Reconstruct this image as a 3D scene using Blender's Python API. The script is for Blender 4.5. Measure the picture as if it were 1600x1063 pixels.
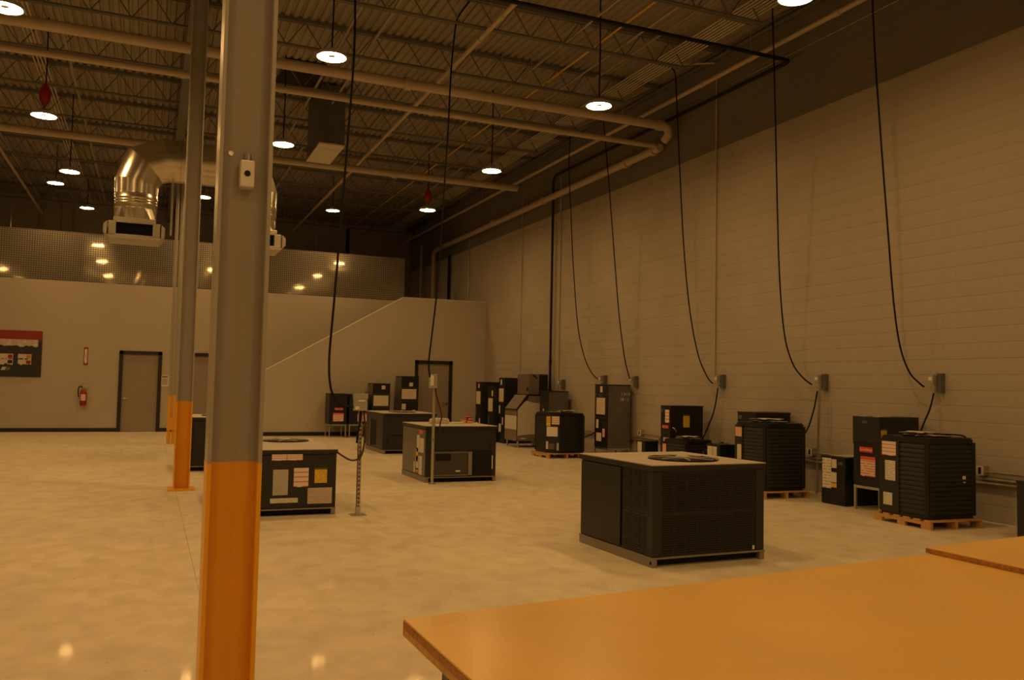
import bpy, math, random
from mathutils import Vector, Matrix
random.seed(7)
for o in list(bpy.data.objects):
    bpy.data.objects.remove(o)
scn = bpy.context.scene
COL = scn.collection

# ------------------------------------------------------------------ camera
YAW, PITCH, ROLL = math.radians(23.084), math.radians(3.066), math.radians(1.167)
cam_d = bpy.data.cameras.new('camera')
cam = bpy.data.objects.new('camera', cam_d)
COL.objects.link(cam)
fw0 = Vector((math.sin(YAW), math.cos(YAW), 0)); rt0 = Vector((math.cos(YAW), -math.sin(YAW), 0)); up0 = Vector((0, 0, 1))
fw = fw0 * math.cos(PITCH) + up0 * math.sin(PITCH)
uu = up0 * math.cos(PITCH) - fw0 * math.sin(PITCH)
rr = rt0 * math.cos(ROLL) + uu * math.sin(ROLL)
up = uu * math.cos(ROLL) - rt0 * math.sin(ROLL)
m = Matrix((rr, up, -fw)).transposed().to_4x4()
m.translation = Vector((0, 0, 1.57))
cam.matrix_world = m
cam_d.sensor_width = 36.0
cam_d.lens = 1325.0 / 1600.0 * 36.0
cam_d.clip_start = 0.05
cam_d.clip_end = 200
scn.camera = cam

# ------------------------------------------------------------------ world, exposure
w = bpy.data.worlds.new('world'); scn.world = w
w.use_nodes = True
w.node_tree.nodes['Background'].inputs['Color'].default_value = (0.02, 0.016, 0.01, 1)
w.node_tree.nodes['Background'].inputs['Strength'].default_value = 0.1
scn.view_settings.view_transform = 'Standard'
scn.view_settings.look = 'None'
scn.view_settings.exposure = 0.0
scn.view_settings.gamma = 1.0
scn.view_settings.use_curve_mapping = False

LAMP_COLOR = (1.0, 0.555, 0.185)
LAMP_POWER = 153.0

# ------------------------------------------------------------------ materials
MATS = {}
def mat(name, col, rough=0.6, metal=0.0, var=0.0, vscale=3.0, bump=0.0, bscale=40.0, coat=0.0, coat_r=0.1, spec=0.5, stretch=None):
    if name in MATS: return MATS[name]
    M = bpy.data.materials.new(name); M.use_nodes = True
    nt = M.node_tree; N = nt.nodes; L = nt.links
    b = N['Principled BSDF']
    b.inputs['Base Color'].default_value = (*col, 1)
    b.inputs['Roughness'].default_value = rough
    b.inputs['Metallic'].default_value = metal
    b.inputs['Specular IOR Level'].default_value = spec
    b.inputs['Coat Weight'].default_value = coat
    b.inputs['Coat Roughness'].default_value = coat_r
    if var > 0 or bump > 0:
        tc = N.new('ShaderNodeTexCoord')
        src = tc.outputs['Object']
        if stretch:
            mp = N.new('ShaderNodeMapping'); mp.inputs['Scale'].default_value = stretch
            L.new(src, mp.inputs['Vector']); src = mp.outputs['Vector']
    if var > 0:
        n = N.new('ShaderNodeTexNoise'); n.inputs['Scale'].default_value = vscale; n.inputs['Detail'].default_value = 6
        L.new(src, n.inputs['Vector'])
        mr = N.new('ShaderNodeMapRange'); mr.inputs['From Min'].default_value = 0.3; mr.inputs['From Max'].default_value = 0.7
        mr.inputs['To Min'].default_value = 1 - var; mr.inputs['To Max'].default_value = 1 + var
        L.new(n.outputs['Fac'], mr.inputs['Value'])
        mx = N.new('ShaderNodeVectorMath'); mx.operation = 'SCALE'
        mx.inputs[0].default_value = col
        L.new(mr.outputs['Result'], mx.inputs['Scale'])
        L.new(mx.outputs['Vector'], b.inputs['Base Color'])
    if bump > 0:
        n2 = N.new('ShaderNodeTexNoise'); n2.inputs['Scale'].default_value = bscale; n2.inputs['Detail'].default_value = 4
        L.new(src, n2.inputs['Vector'])
        bp = N.new('ShaderNodeBump'); bp.inputs['Strength'].default_value = bump; bp.inputs['Distance'].default_value = 0.01
        L.new(n2.outputs['Fac'], bp.inputs['Height']); L.new(bp.outputs['Normal'], b.inputs['Normal'])
    MATS[name] = M
    return M

def print_mat(name, paper, ink, rows=9, head=None, rough=0.55, cover=0.45, cols=5.0):
    """paper with rows of small print; head = (height fraction, colour) of a band along the top"""
    if name in MATS: return MATS[name]
    M = bpy.data.materials.new(name); M.use_nodes = True
    nt = M.node_tree; N = nt.nodes; L = nt.links; b = N['Principled BSDF']
    b.inputs['Roughness'].default_value = rough
    tc = N.new('ShaderNodeTexCoord'); sp = N.new('ShaderNodeSeparateXYZ'); L.new(tc.outputs['Generated'], sp.inputs[0])
    add = N.new('ShaderNodeMath'); add.operation = 'ADD'; L.new(sp.outputs['X'], add.inputs[0]); L.new(sp.outputs['Y'], add.inputs[1])
    mul = N.new('ShaderNodeMath'); mul.operation = 'MULTIPLY'; mul.inputs[1].default_value = rows; L.new(sp.outputs['Z'], mul.inputs[0])
    fr = N.new('ShaderNodeMath'); fr.operation = 'FRACT'; L.new(mul.outputs[0], fr.inputs[0])
    lt = N.new('ShaderNodeMath'); lt.operation = 'LESS_THAN'; lt.inputs[1].default_value = cover; L.new(fr.outputs[0], lt.inputs[0])
    fl = N.new('ShaderNodeMath'); fl.operation = 'FLOOR'; L.new(mul.outputs[0], fl.inputs[0])
    cb = N.new('ShaderNodeCombineXYZ'); L.new(add.outputs[0], cb.inputs[0]); L.new(fl.outputs[0], cb.inputs[2])
    nz = N.new('ShaderNodeTexNoise'); nz.inputs['Scale'].default_value = cols; nz.inputs['Detail'].default_value = 1; L.new(cb.outputs[0], nz.inputs['Vector'])
    gt = N.new('ShaderNodeMath'); gt.operation = 'GREATER_THAN'; gt.inputs[1].default_value = 0.44; L.new(nz.outputs['Fac'], gt.inputs[0])
    an = N.new('ShaderNodeMath'); an.operation = 'MULTIPLY'; L.new(lt.outputs[0], an.inputs[0]); L.new(gt.outputs[0], an.inputs[1])
    mx = N.new('ShaderNodeMix'); mx.data_type = 'RGBA'
    mx.inputs['A'].default_value = (*paper, 1); mx.inputs['B'].default_value = (*ink, 1)
    L.new(an.outputs[0], mx.inputs['Factor'])
    out = mx.outputs['Result']
    if head:
        g = N.new('ShaderNodeMath'); g.operation = 'GREATER_THAN'; g.inputs[1].default_value = 1 - head[0]; L.new(sp.outputs['Z'], g.inputs[0])
        m2 = N.new('ShaderNodeMix'); m2.data_type = 'RGBA'; L.new(out, m2.inputs['A']); m2.inputs['B'].default_value = (*head[1], 1)
        L.new(g.outputs[0], m2.inputs['Factor']); out = m2.outputs['Result']
    L.new(out, b.inputs['Base Color'])
    MATS[name] = M
    return M

def floor_mat():
    M = bpy.data.materials.new('polished_concrete'); M.use_nodes = True
    nt = M.node_tree; N = nt.nodes; L = nt.links; b = N['Principled BSDF']
    tc = N.new('ShaderNodeTexCoord')
    def noise(s, d, dist=0.0, sc=(1, 1, 1)):
        mp = N.new('ShaderNodeMapping'); mp.inputs['Scale'].default_value = sc; L.new(tc.outputs['Object'], mp.inputs['Vector'])
        n = N.new('ShaderNodeTexNoise'); n.inputs['Scale'].default_value = s; n.inputs['Detail'].default_value = d; n.inputs['Distortion'].default_value = dist
        L.new(mp.outputs['Vector'], n.inputs['Vector']); return n
    n1 = noise(0.45, 8, 0.3); n2 = noise(4.5, 12, 0.25, (1.0, 0.8, 1)); n3 = noise(55, 3); n4 = noise(16, 4, 0.2)
    r1 = N.new('ShaderNodeValToRGB'); r1.color_ramp.elements[0].position = 0.3; r1.color_ramp.elements[1].position = 0.72
    r1.color_ramp.elements[0].color = (0.60, 0.54, 0.425, 1); r1.color_ramp.elements[1].color = (0.72, 0.67, 0.53, 1)
    L.new(n1.outputs['Fac'], r1.inputs['Fac'])
    r2 = N.new('ShaderNodeValToRGB'); r2.color_ramp.elements[0].position = 0.33; r2.color_ramp.elements[1].position = 0.6
    r2.color_ramp.elements[0].color = (0.86, 0.83, 0.79, 1); r2.color_ramp.elements[1].color = (1.0, 1.0, 1.0, 1)
    L.new(n2.outputs['Fac'], r2.inputs['Fac'])
    mx = N.new('ShaderNodeMix'); mx.data_type = 'RGBA'; mx.blend_type = 'MULTIPLY'; mx.inputs['Factor'].default_value = 1
    L.new(r1.outputs['Color'], mx.inputs['A']); L.new(r2.outputs['Color'], mx.inputs['B'])
    r4 = N.new('ShaderNodeValToRGB'); r4.color_ramp.elements[0].position = 0.24; r4.color_ramp.elements[1].position = 0.33
    r4.color_ramp.elements[0].color = (0.72, 0.68, 0.62, 1); r4.color_ramp.elements[1].color = (1, 1, 1, 1)
    L.new(n4.outputs['Fac'], r4.inputs['Fac'])
    m4 = N.new('ShaderNodeMix'); m4.data_type = 'RGBA'; m4.blend_type = 'MULTIPLY'; m4.inputs['Factor'].default_value = 1
    L.new(mx.outputs['Result'], m4.inputs['A']); L.new(r4.outputs['Color'], m4.inputs['B'])
    L.new(m4.outputs['Result'], b.inputs['Base Color'])
    rm = N.new('ShaderNodeMapRange'); rm.inputs['To Min'].default_value = 0.5; rm.inputs['To Max'].default_value = 0.72
    L.new(n2.outputs['Fac'], rm.inputs['Value']); L.new(rm.outputs['Result'], b.inputs['Roughness'])
    b.inputs['Specular IOR Level'].default_value = 0.2
    b.inputs['Coat Weight'].default_value = 0.09; b.inputs['Coat Roughness'].default_value = 0.055; b.inputs['Coat IOR'].default_value = 1.35
    bp = N.new('ShaderNodeBump'); bp.inputs['Strength'].default_value = 0.06; bp.inputs['Distance'].default_value = 0.004
    L.new(n3.outputs['Fac'], bp.inputs['Height']); L.new(bp.outputs['Normal'], b.inputs['Normal'])
    return M

def guard_mat():
    """galvanised sheet dimpled with a fine grid of holes"""
    M = bpy.data.materials.new('perforated_sheet'); M.use_nodes = True
    nt = M.node_tree; N = nt.nodes; L = nt.links; b = N['Principled BSDF']
    tc = N.new('ShaderNodeTexCoord'); sp = N.new('ShaderNodeSeparateXYZ'); L.new(tc.outputs['Object'], sp.inputs[0])
    def sinp(o):
        a = N.new('ShaderNodeMath'); a.operation = 'MULTIPLY'; a.inputs[1].default_value = 2 * math.pi / 0.062; L.new(o, a.inputs[0])
        s = N.new('ShaderNodeMath'); s.operation = 'SINE'; L.new(a.outputs[0], s.inputs[0]); return s.outputs[0]
    mu = N.new('ShaderNodeMath'); mu.operation = 'ADD'; L.new(sinp(sp.outputs['X']), mu.inputs[0]); L.new(sinp(sp.outputs['Z']), mu.inputs[1])
    mr = N.new('ShaderNodeMapRange'); mr.inputs['From Min'].default_value = 0.5; mr.inputs['From Max'].default_value = 1.2; L.new(mu.outputs[0], mr.inputs['Value'])
    mx = N.new('ShaderNodeMix'); mx.data_type = 'RGBA'; mx.inputs['A'].default_value = (0.24, 0.22, 0.19, 1); mx.inputs['B'].default_value = (0.62, 0.58, 0.50, 1)
    L.new(mr.outputs['Result'], mx.inputs['Factor']); L.new(mx.outputs['Result'], b.inputs['Base Color'])
    b.inputs['Metallic'].default_value = 0.6
    b.inputs['Roughness'].default_value = 0.05
    n = N.new('ShaderNodeTexNoise'); n.inputs['Scale'].default_value = 0.9; n.inputs['Detail'].default_value = 1
    L.new(tc.outputs['Object'], n.inputs['Vector'])
    b1 = N.new('ShaderNodeBump'); b1.inputs['Strength'].default_value = 0.08; b1.inputs['Distance'].default_value = 0.04; L.new(n.outputs['Fac'], b1.inputs['Height'])
    b2 = N.new('ShaderNodeBump'); b2.inputs['Strength'].default_value = 0.05; b2.inputs['Distance'].default_value = 0.004; L.new(mr.outputs['Result'], b2.inputs['Height'])
    L.new(b1.outputs['Normal'], b2.inputs['Normal']); L.new(b2.outputs['Normal'], b.inputs['Normal'])
    return M

def poster_mat():
    M = bpy.data.materials.new('poster_print'); M.use_nodes = True
    nt = M.node_tree; N = nt.nodes; L = nt.links; b = N['Principled BSDF']; b.inputs['Roughness'].default_value = 0.4
    tc = N.new('ShaderNodeTexCoord'); sp = N.new('ShaderNodeSeparateXYZ'); L.new(tc.outputs['Generated'], sp.inputs[0])
    n = N.new('ShaderNodeTexNoise'); n.inputs['Scale'].default_value = 4; n.inputs['Distortion'].default_value = 1.5; L.new(tc.outputs['Generated'], n.inputs['Vector'])
    a = N.new('ShaderNodeMath'); a.operation = 'MULTIPLY_ADD'; a.inputs[1].default_value = 0.35; L.new(n.outputs['Fac'], a.inputs[0]); L.new(sp.outputs['Z'], a.inputs[2])
    r = N.new('ShaderNodeValToRGB'); e = r.color_ramp.elements
    e[0].position = 0.90; e[0].color = (0.022, 0.022, 0.028, 1); e[1].position = 1.24; e[1].color = (0.28, 0.026, 0.02, 1)
    L.new(a.outputs[0], r.inputs['Fac']); L.new(r.outputs['Color'], b.inputs['Base Color'])
    return M

def emit_mat(name, col, strength):
    M = bpy.data.materials.new(name); M.use_nodes = True
    nt = M.node_tree; nt.nodes.clear()
    e = nt.nodes.new('ShaderNodeEmission'); e.inputs['Color'].default_value = (*col, 1); e.inputs['Strength'].default_value = strength
    o = nt.nodes.new('ShaderNodeOutputMaterial'); nt.links.new(e.outputs[0], o.inputs[0])
    return M

FLOOR = floor_mat(); GUARD = guard_mat(); POSTER = poster_mat()
BLOCK = mat('painted_block', (0.40, 0.365, 0.325), 0.75, var=0.07, vscale=1.3, bump=0.25, bscale=60)
DRYWALL = mat('painted_drywall', (0.47, 0.43, 0.37), 0.8, var=0.03, vscale=0.6)
DARKWALL = mat('grey_wall_upper', (0.40, 0.37, 0.34), 0.85, var=0.06, vscale=1)
DECK = mat('steel_deck', (0.29, 0.255, 0.215), 0.6, var=0.07, vscale=1.5)
JOIST = mat('joist_primer', (0.16, 0.155, 0.15), 0.6)
PIPE = mat('tan_pipe_paint', (0.48, 0.40, 0.31), 0.5, var=0.06, vscale=3)
GALV = mat('galvanised', (0.52, 0.50, 0.46), 0.28, 0.9, var=0.12, vscale=6)
DUCT = mat('duct_sheet', (0.62, 0.58, 0.50), 0.24, 0.92, var=0.08, vscale=4, bump=0.1, bscale=8)
CONDUIT = mat('conduit_steel', (0.55, 0.51, 0.45), 0.35, 0.8)
BLACKPIPE = mat('black_pipe', (0.012, 0.012, 0.012), 0.6, spec=0.3)
YPIPE = mat('yellow_gas_pipe', (0.72, 0.45, 0.03), 0.5)
COLGREY = mat('column_grey', (0.36, 0.34, 0.31), 0.38, var=0.05, vscale=2, coat=0.2, coat_r=0.25)
YELLOW = mat('safety_yellow', (0.82, 0.39, 0.004), 0.38, var=0.04, vscale=3, coat=0.2, coat_r=0.25)
BASEB = mat('black_vinyl', (0.012, 0.012, 0.013), 0.5)
FRAME = mat('black_door_frame', (0.012, 0.012, 0.013), 0.45)
DOOR = mat('door_taupe', (0.30, 0.25, 0.225), 0.5, var=0.03, vscale=2)
CHROME = mat('satin_chrome', (0.75, 0.72, 0.68), 0.25, 1.0)
UNIT = mat('charcoal_enamel', (0.020, 0.0215, 0.024), 0.42, spec=0.4, var=0.1, vscale=5)
UNITB = mat('black_enamel', (0.011, 0.0118, 0.013), 0.42, spec=0.4, var=0.1, vscale=5)
COIL = mat('coil_black', (0.010, 0.010, 0.011), 0.6)
VOID = mat('dark_inside', (0.006, 0.006, 0.006), 0.9)
TOPC = mat('cabinet_top', (0.48, 0.44, 0.38), 0.55, var=0.08, vscale=3)
RAIL = mat('base_rail', (0.26, 0.24, 0.21), 0.5, 0.3)
SIDEG = mat('grey_sheet', (0.17, 0.17, 0.16), 0.35, 0.6, var=0.15, vscale=3)
WOOD = mat('pallet_wood', (0.52, 0.30, 0.12), 0.75, var=0.2, vscale=6, stretch=(1, 8, 8))
BENCH = mat('hardboard_tan', (0.68, 0.425, 0.10), 0.34, var=0.05, vscale=2.5, bump=0.04, bscale=25, coat=0.15, coat_r=0.2)
EDGE = mat('board_edge', (0.38, 0.17, 0.05), 0.6, var=0.3, vscale=60)
EDGE_L = mat('board_edge_light', (0.55, 0.30, 0.09), 0.55, var=0.15, vscale=40)
STEELB = mat('bench_steel', (0.13, 0.125, 0.115), 0.4, 0.4)
CORD = mat('black_cord', (0.008, 0.008, 0.008), 0.7, spec=0.2)
CORD2 = mat('brown_cord', (0.05, 0.022, 0.014), 0.5)
RED = mat('red_enamel', (0.30, 0.016, 0.012), 0.35)
ORANGE = mat('orange_carton', (0.55, 0.2, 0.06), 0.6)
WHITE = mat('white_plastic', (0.74, 0.71, 0.66), 0.5)
OFFW = mat('ice_bin_white', (0.62, 0.59, 0.54), 0.45)
BOXG = mat('disconnect_grey', (0.38, 0.37, 0.34), 0.45, 0.3)
LW = print_mat('white_label', (0.72, 0.68, 0.62), (0.45, 0.42, 0.38), 10, cols=4)
LR = print_mat('red_lined_label', (0.74, 0.66, 0.60), (0.62, 0.09, 0.05), 4, cover=0.2, cols=1.0)
LRH = print_mat('red_header_label', (0.74, 0.60, 0.52), (0.62, 0.12, 0.06), 8, (0.17, (0.70, 0.10, 0.04)), cover=0.35, cols=2.0)
LY = print_mat('yellow_label', (0.78, 0.56, 0.035), (0.30, 0.16, 0.01), 12, (0.12, (0.10, 0.06, 0.01)), cover=0.3)
LG = print_mat('grey_data_plate', (0.48, 0.46, 0.43), (0.36, 0.34, 0.32), 18, cols=10)
LGR = print_mat('grey_wiring_plate', (0.50, 0.46, 0.42), (0.50, 0.34, 0.28), 9, cols=3)
LT = print_mat('tan_diagram_label', (0.70, 0.60, 0.46), (0.45, 0.38, 0.28), 10, cols=14)
LP = print_mat('pink_label', (0.72, 0.34, 0.26), (0.70, 0.55, 0.46), 5, cols=4)
LRED = print_mat('red_label', (0.62, 0.06, 0.045), (0.70, 0.35, 0.28), 3, cover=0.3, cols=6)
LB = mat('blue_badge', (0.06, 0.10, 0.17), 0.4)
LMAT = dict(w=LW, r=LR, h=LRH, y=LY, g=LG, q=LGR, t=LT, p=LP, R=LRED, b=LB)
LAMP = emit_mat('lamp_lens', LAMP_COLOR, LAMP_POWER)
HOUS = mat('lamp_housing', (0.42, 0.41, 0.39), 0.5)

# ------------------------------------------------------------------ geometry helpers
class MB:
    def __init__(s): s.v = []; s.f = []
    def add(s, vs, fs):
        o = len(s.v); s.v += [tuple(v) for v in vs]; s.f += [tuple(i + o for i in f) for f in fs]; return s
    def box(s, x0, y0, z0, x1, y1, z1):
        if x0 > x1: x0, x1 = x1, x0
        if y0 > y1: y0, y1 = y1, y0
        if z0 > z1: z0, z1 = z1, z0
        return s.add([(x0, y0, z0), (x1, y0, z0), (x1, y1, z0), (x0, y1, z0), (x0, y0, z1), (x1, y0, z1), (x1, y1, z1), (x0, y1, z1)],
                     [(0, 3, 2, 1), (4, 5, 6, 7), (0, 1, 5, 4), (1, 2, 6, 5), (2, 3, 7, 6), (3, 0, 4, 7)])
    def bar(s, a, b, wx, wy=None):
        """square bar from a to b"""
        wy = wy or wx
        a = Vector(a); b = Vector(b); d = (b - a).normalized()
        h = Vector((0, 0, 1)) if abs(d.z) < 0.9 else Vector((1, 0, 0))
        p = d.cross(h).normalized(); q = p.cross(d).normalized()
        vs = []
        for c in (a, b):
            for i, j in ((-1, -1), (1, -1), (1, 1), (-1, 1)):
                vs.append(c + p * (i * wx / 2) + q * (j * wy / 2))
        return s.add(vs, [(3, 2, 1, 0), (4, 5, 6, 7), (0, 1, 5, 4), (1, 2, 6, 5), (2, 3, 7, 6), (3, 0, 4, 7)])
    def tube(s, pts, r, n=8, cap=True):
        P = [Vector(p) for p in pts]
        rs = r if isinstance(r, (list, tuple)) else [r] * len(P)
        d0 = (P[1] - P[0]).normalized()
        h = Vector((0, 0, 1)) if abs(d0.z) < 0.9 else Vector((1, 0, 0))
        u = d0.cross(h).normalized()
        vs = []; fs = []
        for i, p in enumerate(P):
            if i == 0: d = d0
            elif i == len(P) - 1: d = (P[i] - P[i - 1]).normalized()
            else: d = ((P[i + 1] - P[i]).normalized() + (P[i] - P[i - 1]).normalized()).normalized()
            u = (u - d * u.dot(d)).normalized(); v = d.cross(u)
            for k in range(n):
                a = 2 * math.pi * k / n
                vs.append(p + u * (math.cos(a) * rs[i]) + v * (math.sin(a) * rs[i]))
        for i in range(len(P) - 1):
            for k in range(n):
                k2 = (k + 1) % n
                fs.append((i * n + k, i * n + k2, (i + 1) * n + k2, (i + 1) * n + k))
        if cap:
            fs.append(tuple(reversed(range(n)))); fs.append(tuple((len(P) - 1) * n + k for k in range(n)))
        return s.add(vs, fs)
    def lathe(s, prof, c=(0, 0, 0), n=24):
        vs = []; fs = []
        for r, z in prof:
            for k in range(n):
                a = 2 * math.pi * k / n
                vs.append((c[0] + r * math.cos(a), c[1] + r * math.sin(a), c[2] + z))
        for i in range(len(prof) - 1):
            for k in range(n):
                k2 = (k + 1) % n
                fs.append((i * n + k, i * n + k2, (i + 1) * n + k2, (i + 1) * n + k))
        if prof[0][0] > 1e-6: fs.append(tuple(reversed(range(n))))
        if prof[-1][0] > 1e-6: fs.append(tuple((len(prof) - 1) * n + k for k in range(n)))
        return s.add(vs, fs)
    def prism(s, poly, z0, z1, axis='z'):
        n = len(poly)
        def pt(a, b, c):
            return {'z': (a, b, c), 'y': (a, c, b), 'x': (c, a, b)}[axis]
        vs = [pt(a, b, z0) for a, b in poly] + [pt(a, b, z1) for a, b in poly]
        fs = [tuple(reversed(range(n))), tuple(range(n, 2 * n))] + [(i, (i + 1) % n, (i + 1) % n + n, i + n) for i in range(n)]
        return s.add(vs, fs)
    def mesh(s, name, smooth=False):
        me = bpy.data.meshes.new(name); me.from_pydata(s.v, [], s.f); me.update()
        import bmesh
        bm = bmesh.new(); bm.from_mesh(me); bmesh.ops.recalc_face_normals(bm, faces=bm.faces); bm.to_mesh(me); bm.free()
        if smooth:
            me.shade_smooth()
            try: me.set_sharp_from_angle(angle=math.radians(40))
            except Exception: pass
        return me
    def build(s, name, material, parent=None, smooth=False, bevel=0.0, loc=None):
        me = s.mesh(name, smooth); me.materials.append(material)
        o = bpy.data.objects.new(name, me); COL.objects.link(o)
        if parent: o.parent = parent
        if loc: o.location = loc
        if bevel:
            b = o.modifiers.new('bevel', 'BEVEL'); b.width = bevel; b.segments = 2; b.limit_method = 'ANGLE'
        return o

def share(name, me, parent, loc=(0, 0, 0), rotz=0.0):
    o = bpy.data.objects.new(name, me); COL.objects.link(o); o.parent = parent; o.location = loc; o.rotation_euler = (0, 0, rotz); return o
def tag(o, label, cat, group=None):
    o['label'] = label; o['category'] = cat
    if group: o['group'] = group
    return o
def thing(name, label, cat, loc=(0, 0, 0), rotz=0.0, group=None):
    o = bpy.data.objects.new(name, None); COL.objects.link(o); o.location = loc; o.rotation_euler = (0, 0, rotz)
    return tag(o, label, cat, group)
def struct(o): o['kind'] = 'structure'; return o
def stuff(o): o['kind'] = 'stuff'; return o
def copy_tree(o, parent=None):
    c = o.copy(); COL.objects.link(c); c.parent = parent
    for ch in list(o.children): copy_tree(ch, c)
    return c
def smooth_path(pts, sub=5):
    P = [Vector(p) for p in pts]; out = []
    for i in range(len(P) - 1):
        p0 = P[max(i - 1, 0)]; p1 = P[i]; p2 = P[i + 1]; p3 = P[min(i + 2, len(P) - 1)]
        for k in range(sub):
            t = k / sub
            out.append(0.5 * ((2 * p1) + (p2 - p0) * t + (2 * p0 - 5 * p1 + 4 * p2 - p3) * t * t + (3 * p1 - p0 - 3 * p2 + p3) * t ** 3))
    out.append(P[-1]); return out
def rounded(x0, y0, x1, y1, r, n=4):
    out = []
    for cx, cy, a0 in ((x1 - r, y0 + r, -90), (x1 - r, y1 - r, 0), (x0 + r, y1 - r, 90), (x0 + r, y0 + r, 180)):
        for k in range(n + 1):
            a = math.radians(a0 + 90 * k / n); out.append((cx + r * math.cos(a), cy + r * math.sin(a)))
    return out
def text_mesh(body, size, name='lettering', depth=0.001):
    cu = bpy.data.curves.new(name, 'FONT'); cu.body = body; cu.size = size; cu.extrude = depth; cu.align_x = 'CENTER'; cu.align_y = 'CENTER'; cu.resolution_u = 2
    t = bpy.data.objects.new(name, cu); COL.objects.link(t)
    bpy.context.view_layer.update()
    me = bpy.data.meshes.new_from_object(t.evaluated_get(bpy.context.evaluated_depsgraph_get()))
    bpy.data.objects.remove(t); return me
def lettering(body, size, material, parent, loc, rot):
    me = text_mesh(body, size); me.materials.clear(); me.materials.append(material)
    o = bpy.data.objects.new('lettering', me); COL.objects.link(o); o.parent = parent; o.location = loc; o.rotation_euler = rot; return o

# ================================================================== SETTING
XW, XL, YB, YF = 9.70, -12.0, 27.1, -14.0          # right wall, left wall, office wall, wall behind the camera
YE, ZD, YS = 34.0, 7.95, 24.9                      # end wall, deck underside, stair enclosure

fl = MB().box(XL, YF, -0.25, XW, YE, -0.02).build('floor', mat('floor_joint', (0.12, 0.10, 0.08), 0.9)); struct(fl)
for x0, x1 in ((XL, 0.40), (0.4025, XW)):
    MB().box(x0, YF, -0.02, x1, YE, 0.0).build('concrete_slab', FLOOR, fl)

# --- right block wall
wr = MB().box(XW + 0.004, YF, 0, XW + 0.22, YE, ZD + 0.1).build('wall_right', BLOCK); struct(wr)
BL, BH, CH, JT = 0.4064, 0.2032, 0.0026, 0.002
CV, JV = 0.0006, 0.0
def block_geo(mb, y0, y1, z0, z1):
    a, b = XW, XW + 0.004
    mb.add([(b, y0, z0), (b, y1, z0), (b, y1, z1), (b, y0, z1), (a, y0 + CV, z0 + CH), (a, y1 - CV, z0 + CH), (a, y1 - CV, z1 - CH), (a, y0 + CV, z1 - CH)],
           [(7, 6, 5, 4), (0, 1, 5, 4), (1, 2, 6, 5), (2, 3, 7, 6), (3, 0, 4, 7)])
bm1 = MB(); block_geo(bm1, -BL / 2 + JV, BL / 2 - JV, JT, BH - JT)
blk_me = bm1.mesh('concrete_block'); blk_me.materials.append(BLOCK)
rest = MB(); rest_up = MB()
nblk = 0
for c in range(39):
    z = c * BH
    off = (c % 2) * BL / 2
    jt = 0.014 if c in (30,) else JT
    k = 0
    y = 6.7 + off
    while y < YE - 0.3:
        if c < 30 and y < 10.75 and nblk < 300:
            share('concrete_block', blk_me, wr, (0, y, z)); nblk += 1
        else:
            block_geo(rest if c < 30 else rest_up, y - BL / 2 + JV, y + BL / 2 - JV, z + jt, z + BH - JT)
        y += BL
stuff(rest.build('concrete_blocks', BLOCK, wr))
stuff(rest_up.build('upper_blocks', mat('upper_block_shaded', (0.17, 0.158, 0.14), 0.75, var=0.07, vscale=1.3, bump=0.25, bscale=60), wr))  # upper courses darkened in their colour, standing in for weak light above the lamps

# --- office wall (far left), stair enclosure, end wall, mezzanine
DOORS = [(-0.74, 0.25), (1.12, 2.12)]
wb = MB()
xs = [XL] + [v for d in DOORS for v in d] + [XW]
for i in range(0, len(xs), 2):
    wb.box(xs[i], YB, 0, xs[i + 1], YB + 0.2, 4.28)
for a, b in DOORS: wb.box(a, YB, 2.27, b, YB + 0.2, 4.28)
struct(wb.build('wall_back', DRYWALL))
ws = MB()
D2 = (7.50, 8.54)
ws.prism([(1.9, 0), (D2[0], 0), (D2[0], 2.2), (D2[1], 2.2), (D2[1], 0), (XW, 0), (XW, 4.17), (7.0, 4.17), (1.9, 1.20)], YS, YS + 0.15, 'y')
struct(ws.build('wall_stair', DRYWALL))
tr = MB().bar((1.9, YS + 0.075, 1.211), (7.0, YS + 0.075, 4.178), 0.17, 0.016)
tr.box(7.0, YS - 0.01, 4.17, XW, YS + 0.16, 4.185)
struct(tr.build('trim_1', mat('cap_white', (0.80, 0.77, 0.70), 0.5)))
struct(MB().box(XL, YE, 0, XW + 0.2, YE + 0.2, ZD + 0.1).build('wall_end', DARKWALL))
struct(MB().box(XL - 0.2, YF, 0, XL, YE, ZD + 0.1).build('wall_left', DRYWALL))
struct(MB().box(XL - 0.2, YF - 0.2, 0, XW + 0.2, YF, ZD + 0.1).build('wall_front', DRYWALL))
mz = MB().box(XL, YB + 0.2, 4.0, XW, YE, 4.2); mz.box(7.0, YS + 0.15, 3.95, XW, YB + 0.2, 4.1)
struct(mz.build('floor_mezzanine', DARKWALL))
for i, (a, b, y) in enumerate([(XL, DOORS[0][0] - 0.06, YB), (DOORS[0][1] + 0.06, DOORS[1][0] - 0.06, YB), (1.9, D2[0] - 0.06, YS), (D2[1] + 0.06, XW, YS)]):
    struct(MB().box(a, y - 0.012, 0, b, y, 0.11).build('baseboard_' + ('back', 'back_middle', 'stair', 'stair_corner')[i], BASEB))

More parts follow.
